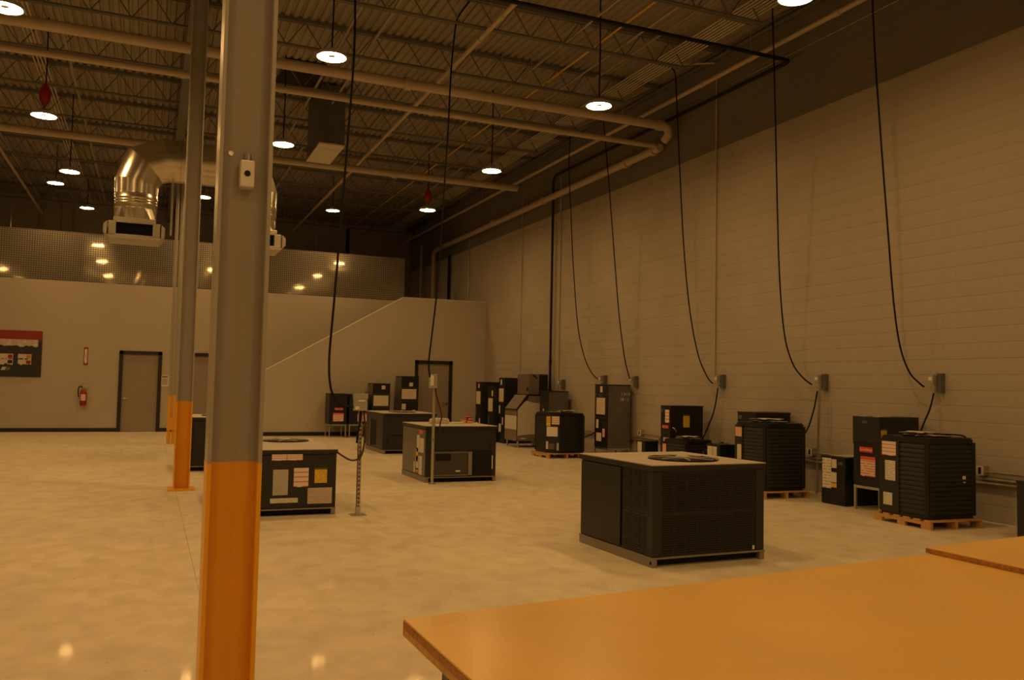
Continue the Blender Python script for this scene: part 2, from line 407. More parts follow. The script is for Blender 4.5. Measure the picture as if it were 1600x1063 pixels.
def door(n, x0, x1, y, h, knob_side):
    r = bpy.data.objects.new('door_%d' % n, None); COL.objects.link(r); struct(r); r.location = (x0, y, 0)
    wd = x1 - x0
    f = 0.08
    fm = MB().box(-f, -0.03, 0, 0.02, 0.12, h + f).box(wd - 0.02, -0.03, 0, wd + f, 0.12, h + f).box(-f, -0.03, h - 0.02, wd + f, 0.12, h + f)
    fm.build('door_frame', FRAME, r)
    leaf = MB().box(0.02, 0.02, 0.008, wd - 0.02, 0.065, h - 0.02).build('door_leaf', DOOR, r)
    kx = 0.1 if knob_side < 0 else wd - 0.1
    hb = MB().tube([(kx, 0.02, 0.97), (kx, -0.05, 0.97)], 0.03, 12).bar((kx, -0.045, 0.97), (kx - knob_side * 0.12, -0.045, 0.97), 0.018)
    hb.build('door_handle', CHROME, leaf)
    return r
door(1, DOORS[0][0], DOORS[0][1], YB, 2.27, -1)
door(2, D2[0], D2[1], YS, 2.2, 1)
door(3, DOORS[1][0], DOORS[1][1], YB, 2.27, 1)

# --- ceiling: deck sheets, joists, girder
ce = MB().box(XL, YF, ZD + 0.06, XW + 0.2, YE, ZD + 0.2).build('ceiling', DECK); struct(ce)
PI_, RD = 0.1524, 0.038
dm = MB()
prof = []
for k in range(6):
    x = k * PI_
    prof += [(x, RD), (x + 0.042, RD), (x + 0.058, 0), (x + 0.134, 0), (x + PI_, RD)]
vs = []; fs = []
for x, z in prof: vs += [(x, YF, z), (x, YE, z)]
for i in range(len(prof) - 1): fs.append((2 * i, 2 * i + 2, 2 * i + 3, 2 * i + 1))
dm.add(vs, fs)
deck_me = dm.mesh('deck_sheet'); deck_me.materials.append(DECK)
x = XL
while x < XW:
    share('deck_sheet', deck_me, ce, (x, 0, ZD)); x += 6 * PI_
jt = MB().box(XL, -0.055, ZD - 0.065, XW - 0.02, -0.012, ZD - 0.001).box(XL, 0.012, ZD - 0.065, XW - 0.02, 0.055, ZD - 0.001).mesh('top_chord'); jt.materials.append(JOIST)
jb = MB().box(XL, -0.045, 7.44, XW - 0.9, -0.01, 7.475).box(XL, 0.01, 7.44, XW - 0.9, 0.045, 7.475).mesh('bottom_chord'); jb.materials.append(JOIST)
jw = MB()
px = 0.62; x = XW - 0.9; k = 0
jw.bar((XW - 0.15, 0, 7.9), (x, 0, 7.46), 0.02)
while x > XL + 0.7:
    jw.bar((x, 0, 7.46), (x - px / 2, 0, 7.9), 0.018); jw.bar((x - px / 2, 0, 7.9), (x - px, 0, 7.46), 0.018)
    x -= px
jwm = jw.mesh('web'); jwm.materials.append(JOIST)
for k in range(-12, 10):
    y = 12.86 + 2.13 * k
    if y < YF + 0.3: continue
    j = bpy.data.objects.new('joist', None); COL.objects.link(j); j.parent = ce; j.location = (0, y, 0)
    share('top_chord', jt, j); share('bottom_chord', jb, j); stuff(share('web', jwm, j))
gd = MB().box(0.36, YF, 7.38, 0.56, YE, 7.40).box(0.36, YF, 7.86, 0.56, YE, 7.885).box(0.452, YF, 7.40, 0.468, YE, 7.86).build('girder', JOIST, ce)
MB().box(XW - 0.12, YF, ZD - 0.12, XW, YE, ZD - 0.11).box(XW - 0.012, YF, ZD - 0.12, XW, YE, ZD).build('ledger_angle', JOIST, ce)
brm = MB().box(-0.02, YF, 7.478, 0.02, YE, 7.51).mesh('bridging_bar'); brm.materials.append(DECK)
for x in (-6.2, -3.6, -1.60, 2.85, 3.35, 7.65):
    share('bridging_bar', brm, ce, (x, 0, 0))

# ================================================================== LAMPS
def make_lamp(label, x, y, z, drop=None, red=False, group='round high bay lights hung from the joists'):
    t = thing('high_bay_light', label, 'ceiling light', (x, y, z), 0, group)
    h = MB().lathe([(0.2, 0.0), (0.205, -0.032), (0.215, -0.034), (0.208, 0.02), (0.17, 0.035), (0.09, 0.045), (0.08, 0.085), (0.05, 0.10), (0.0, 0.10)], n=24).build('housing', HOUS, t, True)
    ring = MB().lathe([(0.055, -0.012), (0.19, -0.012), (0.20, 0.0)], n=28)
    ring.f = ring.f[:-2]
    lens = ring.build('lens', LAMP, t)
    MB().lathe([(0.0, -0.016), (0.05, -0.016), (0.055, -0.004)], n=16).build('hub', WHITE, lens)
    top = ZD - z
    MB().tube([(0, 0, 0.09), (0.01, 0, top * 0.5), (0, 0, top)], 0.012, 6).build('cord', CORD, t)
    if red:
        MB().lathe([(0.02, 0.56), (0.075, 0.47), (0.10, 0.36), (0.085, 0.24), (0.03, 0.15)], n=16).build('red_hood', RED, t, True)
    return t
RZ = 6.2
LAMPS = [
 ('round high bay light cut by the upper left corner of the photo', -1.85, 12.1, RZ, None, False),
 ('round high bay light with a red hood over it, far left', -1.90, 16.9, RZ, None, True),
 ('round high bay light just above the white-hot row left of the duct elbow', -1.83, 21.3, RZ, None, False),
 ('small round high bay light beside the tip of the hanging rod, far left', -2.58, 26.2, 6.9, 7.5, False),
 ('small round high bay light just left of the duct diffuser', -2.04, 30.0, 6.97, 7.5, False),
 ('big round high bay light right of the top of the near column', 2.20, 11.9, RZ, None, False),
 ('round high bay light touching the right edge of the near column', 2.22, 16.8, RZ, None, False),
 ('small round high bay light seen between the two columns', 1.25, 26.2, 6.92, 7.5, False),
 ('small round high bay light over the mezzanine, right of the near column', 5.03, 26.2, 6.9, 7.5, False),
 ('round high bay light with a red hood above the stair enclosure', 6.62, 21.43, RZ, None, True),
 ('round high bay light near the middle of the ceiling, over the disused duct run', 6.60, 16.8, RZ, None, False),
 ('big round high bay light nearest the bend of the tan drain pipe', 6.60, 12.05, RZ, None, False),
 ('round high bay light cut by the top edge above the cable bundle', 6.79, 7.65, RZ, None, False)]
LAMPS[10] = ('round high bay light near the middle of the ceiling, above the tan sprinkler main',) + LAMPS[10][1:]
LAMPS[2] = ('round high bay light up and left of the duct elbow',) + LAMPS[2][1:]
for l in LAMPS: make_lamp(*l)
for x, y in [(2.2, 21.4), (-6.0, 12), (-6, 16.9), (-6, 21.3), (2.2, 7.3), (-1.9, 7.3), (-6, 7.3), (6.7, 2.8), (2.2, 2.8), (-1.9, 2.8), (-6, 2.8), (2.2, -2), (6.7, -2), (-1.9, -2), (-6, -2), (6.7, -6.8), (2.2, -6.8), (-1.9, -6.8), (6.7, -11.5), (2.2, -11.5), (-1.9, -11.5)]:  # unseen lamps; the rearmost rows are added to brighten faces turned to the camera
    make_lamp('round high bay light outside the view, hung from the joists', x, y, RZ, None, False, 'high bay lights out of view')

# ================================================================== COLUMNS
def column(label, x, y, wx, wy, zy=1.25, box=False):
    t = thing('steel_column', label, 'column', (x, y, 0))
    a, b, tf, tw = wx / 2, wy / 2, 0.014, 0.010
    def sec(z0, z1, g=0.0):
        m = MB()
        m.box(-a - g, -b - g, z0, -a + tf + g, b + g, z1); m.box(a - tf - g, -b - g, z0, a + g, b + g, z1); m.box(-a + tf, -tw / 2 - g, z0, a - tf, tw / 2 + g, z1)
        return m
    sec(zy, 7.38).build('shaft', COLGREY, t)
    sec(0.02, zy, 0.0008).build('painted_base', YELLOW, t)
    MB().box(-a - 0.07, -b - 0.07, 0, a + 0.07, b + 0.07, 0.02).build('base_plate', YELLOW, t)
    MB().box(-a - 0.03, -b - 0.03, 7.355, a + 0.03, b + 0.03, 7.38).build('cap_plate', COLGREY, t)
    return t
c1 = column('near grey steel column with a wide yellow painted base, in the left foreground', 0.314, 3.50, 0.199, 0.18)
MB().box(-0.020, -0.070, 2.325, 0.036, -0.006, 2.432).build('receptacle_box', WHITE, c1, bevel=0.006)
MB().tube([(0.008, -0.0715, 2.378), (0.008, -0.069, 2.378)], 0.012, 14).build('round_hole', VOID, c1)
MB().tube([(0.008, -0.04, 2.432), (0.008, -0.04, 2.46)], 0.016, 10).build('box_connector', GALV, c1)
MB().tube([(-0.052, -0.012, 2.465), (-0.052, -0.004, 2.465)], 0.010, 10).build('stud_bolt', CHROME, c1)
column('slimmer looking grey column with a yellow base just behind the near column', 0.475, 13.0, 0.215, 0.25)
t = thing('downpipe', 'twin downpipes with yellow painted feet left of the second column', 'pipe', (0.53, 22.0, 0))
for dx in (-0.055, 0.05):
    MB().tube([(dx, 0, 1.17), (dx, 0, 7.4)], 0.042, 10).build('pipe', COLGREY, t, True)
    MB().tube([(dx, 0, 0), (dx, 0, 1.17)], 0.043, 10).build('painted_foot', YELLOW, t, True)
MB().box(-0.10, -0.10, 0.34, 0.10, -0.04, 0.62).build('clamp_box', YELLOW, t)

# ================================================================== PIPES AND CONDUITS OVERHEAD
def pipe_thing(name, label, pts, r, material, coup=(), hang=(), n=12, cat='pipe', group=None, coup_r=1.25):
    t = thing(name, label, cat, (0, 0, 0), 0, group)
    MB().tube(pts, r, n).build('pipe', material, t, True)
    for p, d in coup:
        p = Vector(p); d = Vector(d).normalized()
        MB().tube([p - d * 0.06, p + d * 0.06], r * coup_r, n).build('coupling', material, t, True)
    for p in hang:
        MB().tube([p, (p[0], p[1], ZD)], 0.006, 6).build('hanger_rod', CONDUIT, t)
    return t
def elbow(p, a, b, rad, n=6):
    """points of a bend at p between directions a (towards previous) and b (towards next)"""
    p = Vector(p); a = Vector(a).normalized(); b = Vector(b).normalized()
    out = []
    for k in range(n + 1):
        t = k / n
        out.append(p + a * rad * (1 - t) ** 2 + b * rad * t ** 2)
    return out
pipe_thing('drain_main', 'thick tan drain pipe crossing the ceiling and dropping at the wall',
    [(XL, 14.35, 6.87), (9.2, 14.35, 6.87)] + elbow((9.47, 14.35, 6.87), (-1, 0, 0), (0, 0, -1), 0.16) + [(9.47, 14.5, 6.62)], 0.09, PIPE,
    [((9.25, 14.35, 6.87), (1, 0, 0)), ((4.0, 14.35, 6.87), (1, 0, 0))], [(-1.7, 14.35, 6.9), (3.0, 14.35, 6.9), (6.4, 14.35, 6.9)])
pipe_thing('drain_branch', 'thinner tan pipe across the ceiling meeting the wall drain bend',
    [(XL, 14.85, 6.60), (9.45, 14.85, 6.60)], 0.055, PIPE, [((4.6, 14.85, 6.60), (1, 0, 0)), ((0.3, 14.85, 6.6), (1, 0, 0))], [(1.5, 14.85, 6.6), (6.0, 14.85, 6.6)])
pipe_thing('wall_drain', 'tan drain pipe sloping along the block wall then turning down behind the stairs',
    [(9.53, 14.75, 6.55), (9.53, 29.6, 6.50)] + elbow((9.53, 29.9, 6.50), (0, -1, 0), (0, 0, -1), 0.3) + [(9.53, 29.9, 4.2)], 0.085, PIPE,
    [((9.53, y, 6.54), (0, 1, 0)) for y in (15.0, 16.1, 20.4, 24.0)])
pipe_thing('drain_main', 'thick tan pipe crossing the ceiling farther back, behind the duct',
    [(XL, 20.75, 6.87), (8.9, 20.75, 6.87)], 0.09, PIPE, [((5.5, 20.75, 6.87), (1, 0, 0))], [(-1.5, 20.75, 6.9), (6.0, 20.75, 6.9)])
pipe_thing('sprinkler_branch', 'tan sprinkler pipe running back beside the block wall, under the joists',
    [(9.3, -2, 7.27), (9.3, 33.9, 7.27)], 0.042, PIPE, [((9.3, y, 7.27), (0, 1, 0)) for y in (9.6, 13.0, 16.9, 20.8, 26)], [(9.3, y, 7.3) for y in (11.6, 15.9, 20.2, 24.4)])
pipe_thing('sprinkler_branch', 'tan sprinkler pipe running diagonally through the middle of the ceiling view',
    [(4.8, -2, 7.27), (4.8, 33.2, 7.27)], 0.042, PIPE, [((4.8, y, 7.27), (0, 1, 0)) for y in (11.9, 12.9, 15.3, 16.7, 22)], [(4.8, y, 7.3) for y in (12.4, 16.4, 20.6)])
pipe_thing('sprinkler_branch', 'tan sprinkler pipe coming down the far left of the ceiling to two rods',
    [(-3.68, -2, 7.27), (-3.68, 33.6, 7.27)], 0.042, PIPE, [], [(-3.68, 33.5, 7.3)])
pipe_thing('gas_pipe', 'thin yellow gas pipe running back among the joists', [(7.03, -2, 7.60), (7.03, 33, 7.60)], 0.017, YPIPE, [], [], 8)
pipe_thing('ceiling_conduit', 'grey conduit just left of the yellow gas pipe', [(6.48, -2, 7.60), (6.48, 33, 7.60)], 0.022, CONDUIT, n=8, cat='conduit')
pipe_thing('ceiling_conduit', 'grey conduit just right of the yellow gas pipe', [(7.45, -2, 7.60), (7.45, 33, 7.60)], 0.018, CONDUIT, n=8, cat='conduit')
pipe_thing('black_pipe', 'black pipe crossing to the wall, running along it and dropping to the ice machine',
    [(XL + 0.4, 10.95, 7.06), (9.45, 10.95, 7.06)] + elbow((9.60, 10.95, 7.06), (-1, 0, 0), (0, 1, 0), 0.12) + [(9.60, 19.7, 7.10)] + elbow((9.60, 19.95, 7.10), (0, -1, 0), (0, 0, -1), 0.2) + [(9.60, 19.95, 0.9)],
    0.032, BLACKPIPE, [((9.6, 19.95, 2.2), (0, 0, 1)), ((7.0, 10.95, 7.06), (1, 0, 0))], [])
pipe_thing('wall_wire', 'thin bright wire stretched along the block wall near the roof', [(9.66, -2, 7.20), (9.66, 12.6, 7.20)], 0.005, CONDUIT, n=6, cat='wire')
pipe_thing('stub_pipe', 'short pipe stub from the wall carrying a hanging cable', [(8.95, 13.72, 7.84), (9.66, 13.1, 7.78)], 0.02, PIPE, n=8)
def rack(label, x0, x1, n, z, y0, y1):
    t = thing('conduit_rack', label, 'conduit rack', (0, 0, 0))
    me = MB().tube([(0, y0, z), (0, y1, z)], 0.0125, 6).mesh('conduit', True); me.materials.append(mat('rack_conduit', (0.66, 0.60, 0.50), 0.45, 0.2))
    for k in range(n): share('conduit', me, t, (x0 + (x1 - x0) * k / (n - 1), 0, 0))
    for y in (11.2, 13.3, 15.4, 17.6, 19.8):
        MB().box(x0 - 0.06, y - 0.02, z - 0.045, x1 + 0.06, y + 0.02, z - 0.014).build('trapeze', GALV, t)
        for x in (x0 - 0.05, x1 + 0.05): MB().tube([(x, y, z - 0.04), (x, y, ZD)], 0.006, 6).build('hanger_rod', CONDUIT, t)
rack('flat bundle of thin parallel conduits near the block wall, upper right', 8.48, 8.93, 7, 7.70, -2, 33)
rack('flat bundle of thin parallel conduits at the upper left of the ceiling', -2.30, -2.10, 4, 7.70, -2, 33)
pipe_thing('wall_conduit', 'thin vertical conduit on the block wall above the low furnace', [(9.672, 13.05, 1.7), (9.672, 13.05, 7.45)], 0.016, PIPE, n=8, cat='conduit')
pipe_thing('wall_conduit', 'thin vertical conduit on the block wall beside the black drop pipe', [(9.672, 19.62, 1.0), (9.672, 19.62, 7.0)], 0.016, PIPE, n=8, cat='conduit')
pipe_thing('wall_conduit', 'thin vertical conduit on the block wall left of the ice machine', [(9.672, 22.1, 1.0), (9.672, 22.1, 6.9)], 0.012, PIPE, n=8, cat='conduit')
pipe_thing('wall_conduit', 'thin conduit on the block wall over the stair enclosure', [(9.672, 26.5, 4.2), (9.672, 26.5, 6.4)], 0.02, CONDUIT, n=8, cat='conduit')
pipe_thing('wall_conduit', 'black vent pipe on the block wall beside the wall drain', [(9.62, 28.4, 4.1), (9.62, 28.4, 6.15)], 0.05, BLACKPIPE, n=8, cat='pipe')
pipe_thing('wall_conduit', 'grey vent pipe in the dark corner behind the stairs', [(9.45, 31.2, 4.2), (9.45, 31.2, 6.9)], 0.06, DARKWALL, n=8, cat='pipe')
for x, y, z0, z1, r in [(-4.40, 32, 4.2, 6.7, .02), (-3.62, 33.6, 5.7, 7.27, .02), (-3.74, 33.4, 5.7, 7.27, .02), (-3.1, 33.9, 5.2, 6.9, .02), (-2.72, 33.9, 5.0, 6.9, .025), (4.40, 32, 5.6, 7.6, .02), (4.7, 32.6, 5.6, 7.5, .02), (5.60, 32.2, 5.2, 7.3, .03), (6.40, 32.4, 5.2, 7.7, .015), (8.62, 33.5, 6.3, 7.9, .015), (8.85, 33, 5.6, 7.2, .015)]:
    pipe_thing('hanging_conduit', 'thin vertical conduit in the dark space above the mezzanine guard', [(x, y, z0), (x, y, ZD)], r, CONDUIT, n=6, cat='conduit', group='conduits above the mezzanine')
pipe_thing('mezzanine_column', 'black vertical post behind the reflective guard', [(6.75, 32, 4.2), (6.75, 32, 7.4)], 0.07, BLACKPIPE, n=8, cat='post')

# ================================================================== DUCT WITH DROPS
t = thing('round_duct', 'shiny round metal duct with a segmented elbow and boxy diffuser, upper left', 'duct', (0, 0, 0))
YD, ZC, RV, RH = 17.4, 5.74, 0.375, 0.405
def gore(pts, r, name):
    return MB().tube(pts, r, 28, cap=False).build(name, DUCT, t, True)
xl = -0.36; xr = 1.84
gore([(xl + 0.75, YD, ZC), (xr - 0.62, YD, ZC)], RH, 'duct_run')
for sgn, xv in ((1, xl), (-1, xr)):
    P = [(xv + sgn * 0.76, YD, ZC), (xv + sgn * 0.50, YD, ZC), (xv + sgn * 0.13, YD, ZC - 0.15), (xv, YD, ZC - 0.50), (xv, YD, ZC - 0.72)]
    R = [RH, RH, 0.40, 0.385, RV]
    full = MB(); nn = 28
    Pv = [Vector(p_) for p_ in P]
    rings = []
    for i in range(5):
        if i == 0: d = Pv[1] - Pv[0]
        elif i == 4: d = Pv[4] - Pv[3]
        else: d = (Pv[i + 1] - Pv[i]).normalized() + (Pv[i] - Pv[i - 1]).normalized()
        d.normalize(); v_ = Vector((0, 1, 0)); u_ = d.cross(v_).normalized()
        seg = (Pv[min(i + 1, 4)] - Pv[min(i, 3)]).normalized(); k_ = 1.0 / max(abs(d.dot(seg)), 0.3)
        rings.append([Pv[i] + u_ * (R[i] * k_ * math.cos(2 * math.pi * q_ / nn)) + v_ * (R[i] * math.sin(2 * math.pi * q_ / nn)) for q_ in range(nn)])
    for i in range(4):
        MB().add(rings[i] + rings[i + 1], [(q_, (q_ + 1) % nn, (q_ + 1) % nn + nn, q_ + nn) for q_ in range(nn)]).build('elbow_gore', DUCT, t, True)
    drum = MB().lathe([(RV, 5.02), (RV, 4.93), (RV + 0.008, 4.92), (RV, 4.91), (RV, 4.88), (RV + 0.008, 4.87), (RV, 4.86), (RV, 4.83), (RV + 0.008, 4.82), (RV, 4.81), (RV, 4.72)], (xv, YD, 0), 28)
    drum.f = drum.f[:-2]; drum.build('drum', DUCT, t, True)
    # round-to-square transition
    n = 28; tv = []
    for k in range(n):
        a = 2 * math.pi * k / n; c, s_ = math.cos(a), math.sin(a); q = 0.36 / max(abs(c), abs(s_))
        tv.append((xv + RV * c, YD + RV * s_, 4.72))
    for k in range(n):
        a = 2 * math.pi * k / n; c, s_ = math.cos(a), math.sin(a); q = 0.35 / max(abs(c), abs(s_))
        tv.append((xv + q * c, YD + q * s_, 4.50))
    MB().add(tv, [(k, (k + 1) % n, (k + 1) % n + n, k + n) for k in range(n)]).build('transition', DUCT, t)
    gv = mat('diffuser_paint', (0.50, 0.48, 0.42), 0.4, 0.3)
    f0 = YD - 0.36
    d = MB()
    d.box(xv - 0.36, f0, 4.44, xv + 0.36, YD + 0.36, 4.52)
    d.box(xv - 0.44, f0, 4.18, xv - 0.31, YD + 0.36, 4.44).box(xv + 0.31, f0, 4.18, xv + 0.44, YD + 0.36, 4.44)
    d.box(xv - 0.31, f0 + 0.14, 4.18, xv + 0.31, YD + 0.36, 4.44)
    d.build('diffuser_box', gv, t, bevel=0.01)
    MB().prism([(xv - 0.52, 4.22), (xv - 0.42, 4.12), (xv + 0.42, 4.12), (xv + 0.52, 4.22), (xv + 0.52, 4.36), (xv + 0.46, 4.42), (xv + 0.46, 4.17), (xv - 0.46, 4.17), (xv - 0.46, 4.42), (xv - 0.52, 4.36)], f0 - 0.06, YD + 0.42, 'y').build('diffuser_tray', gv, t)
    MB().box(xv - 0.31, f0 + 0.13, 4.19, xv + 0.31, f0 + 0.139, 4.43).build('diffuser_opening', VOID, t)
    MB().box(xv - 0.33, f0 - 0.012, 4.18, xv + 0.33, f0 - 0.001, 4.205).box(xv - 0.33, f0 - 0.012, 4.42, xv + 0.33, f0 - 0.001, 4.445).build('opening_trim', GALV, t)
MB().box(0.25, YD - 0.01, 4.3, 0.29, YD - 0.002, 5.36).build('hanging_strap', GALV, t)
for x in (0.55, 1.0): MB().box(x - 0.012, YD - 0.41, ZC, x + 0.012, YD - 0.405, 7.45).build('hanger_strap', GALV, t)
t = thing('drop_duct', 'dark square duct dropping from the roof with a pale ceiling diffuser under it', 'duct', (3.37, 18.66, 0))
MB().box(-0.27, -0.75, 6.62, 0.27, 0.75, 7.9).build('duct_box', SIDEG, t)
MB().box(-0.27, -0.80, 6.585, 0.27, 0.82, 6.62).build('diffuser_plate', mat('diffuser_white', (0.62, 0.58, 0.52), 0.5), t)
MB().box(-0.17, -0.45, 6.575, 0.17, 0.45, 6.586).build('diffuser_core', mat('diffuser_white', (0.62, 0.58, 0.52), 0.5), t)
MB().box(-1.15, -1.75, 7.905, -0.30, -0.1, 7.945).build('roof_opening', VOID, t)

# ================================================================== MEZZANINE GUARD
t = thing('mezzanine_guard', 'shiny perforated sheet guard along the mezzanine above the office wall', 'guard rail', (0, YB, 4.2))
xs = [-9.6, -6.75, -3.88, -1.02, 1.84, 4.70, 7.64]
for i in range(6):
    g = MB().add([(xs[i], 0.01, 0.09), (xs[i + 1], 0.01, 0.09), (xs[i + 1], 0.01, 1.50), (xs[i], 0.01, 1.50)], [(0, 1, 2, 3)])
    o = g.build('guard_sheet', GUARD, t)
    so = o.modifiers.new('solid', 'SOLIDIFY'); so.thickness = 0.004
    MB().tube([(xs[i], 0.06, 0.085), (xs[i], 0.06, 1.5)], 0.02, 8).build('guard_post', GALV, t, True)
MB().tube([(7.64, 0.06, 0.085), (7.64, 0.06, 1.5)], 0.02, 8).build('guard_post', GALV, t, True)

# ================================================================== EQUIPMENT BUILDERS
def stick(parent, face, w, u, v, lw, lh, kind, depth=0.0, name='sticker'):
    """sticker on face: 'f' front (y=0 plane, u from the left edge), 'l' left side (x=-w/2 plane, u from the front edge), 'r' right side"""
    e = 0.003
    if face == 'f': m = MB().box(-w / 2 + u, depth - e, v, -w / 2 + u + lw, depth + 0.001, v + lh)
    elif face == 'l': m = MB().box(-w / 2 - e - depth, u, v, -w / 2 + 0.001 - depth, u + lw, v + lh)
    else: m = MB().box(w / 2 - 0.001, u, v, w / 2 + e, u + lw, v + lh)
    return m.build(name, LMAT[kind], parent)

def fan_grille(parent, cx, cy, z, r, rings=9):
    MB().lathe([(0, 0.0), (r - 0.002, 0.0)], (cx, cy, z + 0.001), 36).build('fan_well', COIL, parent)
    wires = MB()
    for k in range(rings):
        rr_ = r * (0.25 + 0.75 * (k + 1) / rings)
        P = [(cx + rr_ * math.cos(a * math.pi / 16), cy + rr_ * math.sin(a * math.pi / 16), z + 0.012) for a in range(33)]
        wires.tube(P, 0.0028, 4, cap=False)
    gr = wires.build('fan_grille', UNITB, parent)
    for k in range(4):
        a = math.radians(20 + 45 * k)
        MB().bar((cx - r * math.cos(a), cy - r * math.sin(a), z + 0.018), (cx + r * math.cos(a), cy + r * math.sin(a), z + 0.018), 0.014, 0.006).build('grille_spoke', TOPC, gr)
    MB().lathe([(0.075, 0.01), (0.075, 0.03), (0.04, 0.036), (0, 0.036)], (cx, cy, z), 16).build('grille_hub', TOPC, gr, True)

def louver_mesh(lw, lh, fin=0.020):
    """panel in the xz plane facing -y: black back sheet with raised fins"""
    m = MB().box(0, 0.006, 0, lw, 0.012, lh)
    z = fin * 0.4
    while z < lh - 0.005:
        m.add([(0.003, 0.006, z), (lw - 0.003, 0.006, z), (lw - 0.003, -0.006, z - fin * 0.35), (0.003, -0.006, z - fin * 0.35)], [(0, 1, 2, 3)])
        z += fin
    me = m.mesh('louver_panel'); me.materials.append(mat('fin_black', (0.019, 0.020, 0.022), 0.45)); return me

def packaged_unit(label, x0, y0, w, d, h, fan=None, rz=0.0):
    """origin = near left bottom corner; front faces -y"""
    t = thing('packaged_unit', label, 'air conditioner', (x0, y0, 0), rz, 'packaged rooftop units standing on the floor')
    rb = 0.075
    MB().box(0, 0.05, 0, 0.035, d - 0.05, rb).build('base_rail', RAIL, t)
    MB().box(w - 0.035, 0.05, 0, w, d - 0.05, rb).build('base_rail', RAIL, t)
    for x in (0.0, w - 0.05):
        for y in (0.0, d - 0.05): MB().box(x, y, 0, x + 0.05, y + 0.05, rb).build('rail_foot', RAIL, t)
    MB().box(0.035, 0.06, 0.02, w - 0.035, 0.07, rb).build('front_skirt', VOID, t)
    MB().box(0.012, 0.012, rb, w - 0.012, d - 0.012, h - 0.05).build('cabinet', UNIT, t)
    for x in (0.0, w - 0.10):
        MB().box(x, 0, rb + 0.01, x + 0.10, 0.10, h - 0.05).build('corner_post', UNIT, t, bevel=0.012)
    MB().box(-0.012, -0.012, h - 0.055, w + 0.012, d + 0.012, h - 0.008).build('top_band', UNIT, t, bevel=0.004)
    MB().box(-0.008, -0.008, h - 0.008, w + 0.008, d + 0.008, h).build('top_cover', TOPC, t)
    MB().box(-0.003, -0.003, rb - 0.004, w + 0.003, d + 0.003, rb + 0.012).build('bottom_lip', RAIL, t)
    if fan: fan_grille(t, fan[0], fan[1], h, fan[2])
    return t

def louvers_front(t, x0, x1, z0, z1, cols, rows, y=0.002, fin=0.02):
    gw = 0.016
    lw = (x1 - x0 - gw * (cols - 1)) / cols; lh = (z1 - z0 - 0.03 * (rows - 1)) / rows
    me = louver_mesh(lw, lh, fin)
    for i in range(cols):
        for j in range(rows): share('louver_panel', me, t, (x0 + i * (lw + gw), y, z0 + j * (lh + 0.03)))
def louvers_left(t, y0, y1, z0, z1, cols, rows, fin=0.02):
    gw = 0.014
    lw = (y1 - y0 - gw * (cols - 1)) / cols; lh = (z1 - z0 - 0.03 * (rows - 1)) / rows
    me = louver_mesh(lw, lh, fin)
    for i in range(cols):
        for j in range(rows): share('louver_panel', me, t, (0.002, y0 + i * (lw + gw) + lw, z0 + j * (lh + 0.03)), -math.pi / 2)

# ---- packaged units
H1 = 0.895
p = packaged_unit('large black packaged unit with louvered sides and round top fan, nearest the workbench', 4.10, 6.40, 1.24, 1.31, H1, (0.66, 0.48, 0.335), math.radians(1.2))
louvers_front(p, 0.115, 1.125, 0.115, 0.815, 8, 2)
louvers_left(p, 0.07, 0.50, 0.115, 0.815, 3, 2)
MB().box(-0.006, 0.53, 0.10, 0.004, 1.28, 0.825).build('access_panel', UNIT, p, bevel=0.004)
MB().tube([(-0.002, 0.025, 0.04), (0.003, 0.025, 0.04)], 0.016, 12).build('rail_hole', VOID, p)
MB().box(1.10, -0.004, 0.10, 1.122, 0.002, 0.135).build('tie_tag', WHITE, p)

p = packaged_unit('black packaged unit showing its sticker covered front, right beside the near column', 0.86, 10.15, 1.23, 2.0, 0.772, (0.84, 1.44, 0.30))
MB().box(0.06, -0.004, 0.10, 1.14, 0.013, 0.70).build('front_panel', UNIT, p, bevel=0.004)
W_ = 1.23
def st(px0, py0, px1, py1, kind):
    # positions taken on the front face, in face fractions
    stick(p, 'f', 0, px0, py0, px1 - px0, py1 - py0, kind, -0.004)
s0 = 0.42
for a in [(0.48, 0.645, 0.65, 0.745, 'r'), (0.655, 0.645, 0.83, 0.745, 'r'), (0.50, 0.245, 0.672, 0.54, 'g'), (0.735, 0.335, 0.905, 0.555, 'r'),
          (0.975, 0.375, 1.12, 0.555, 'y'), (0.90, 0.135, 1.185, 0.32, 'q'), (0.475, 0.155, 0.79, 0.21, 'w')]: st(*a)
p2 = packaged_unit('black packaged unit half hidden between the two yellow based columns', 0.62, 15.47, 1.17, 1.3, 0.92, (0.58, 0.62, 0.32))
MB().box(0.12, -0.004, 0.10, 1.05, 0.013, 0.84).build('front_panel', UNIT, p2, bevel=0.004)
p3 = packaged_unit('charcoal packaged unit at the back with a recessed side panel, farthest of its row', 4.80, 18.40, 1.22, 1.66, 0.90, (0.62, 0.7, 0.32))
louvers_front(p3, 0.115, 1.105, 0.115, 0.40, 6, 1, fin=0.03)
MB().box(0.09, -0.006, 0.42, 1.13, 0.012, 0.84).build('front_panel', UNIT, p3, bevel=0.004)
MB().box(-0.006, 0.05, 0.10, 0.012, 0.62, 0.84).build('side_panel', UNIT, p3, bevel=0.004)
MB().box(-0.004, 0.66, 0.15, 0.012, 1.10, 0.72).build('service_opening', VOID, p3)
MB().box(-0.012, 1.18, 0.12, 0.012, 1.62, 0.50).build('side_panel', UNIT, p3, bevel=0.004)
MB().box(-0.03, 1.10, 0.12, 0.0, 1.16, 0.74).build('service_door_edge', SIDEG, p3)

p4 = packaged_unit('charcoal packaged unit with two open duct holes in front, small cartons on top', 4.08, 12.96, 1.20, 1.36, 0.90, None)
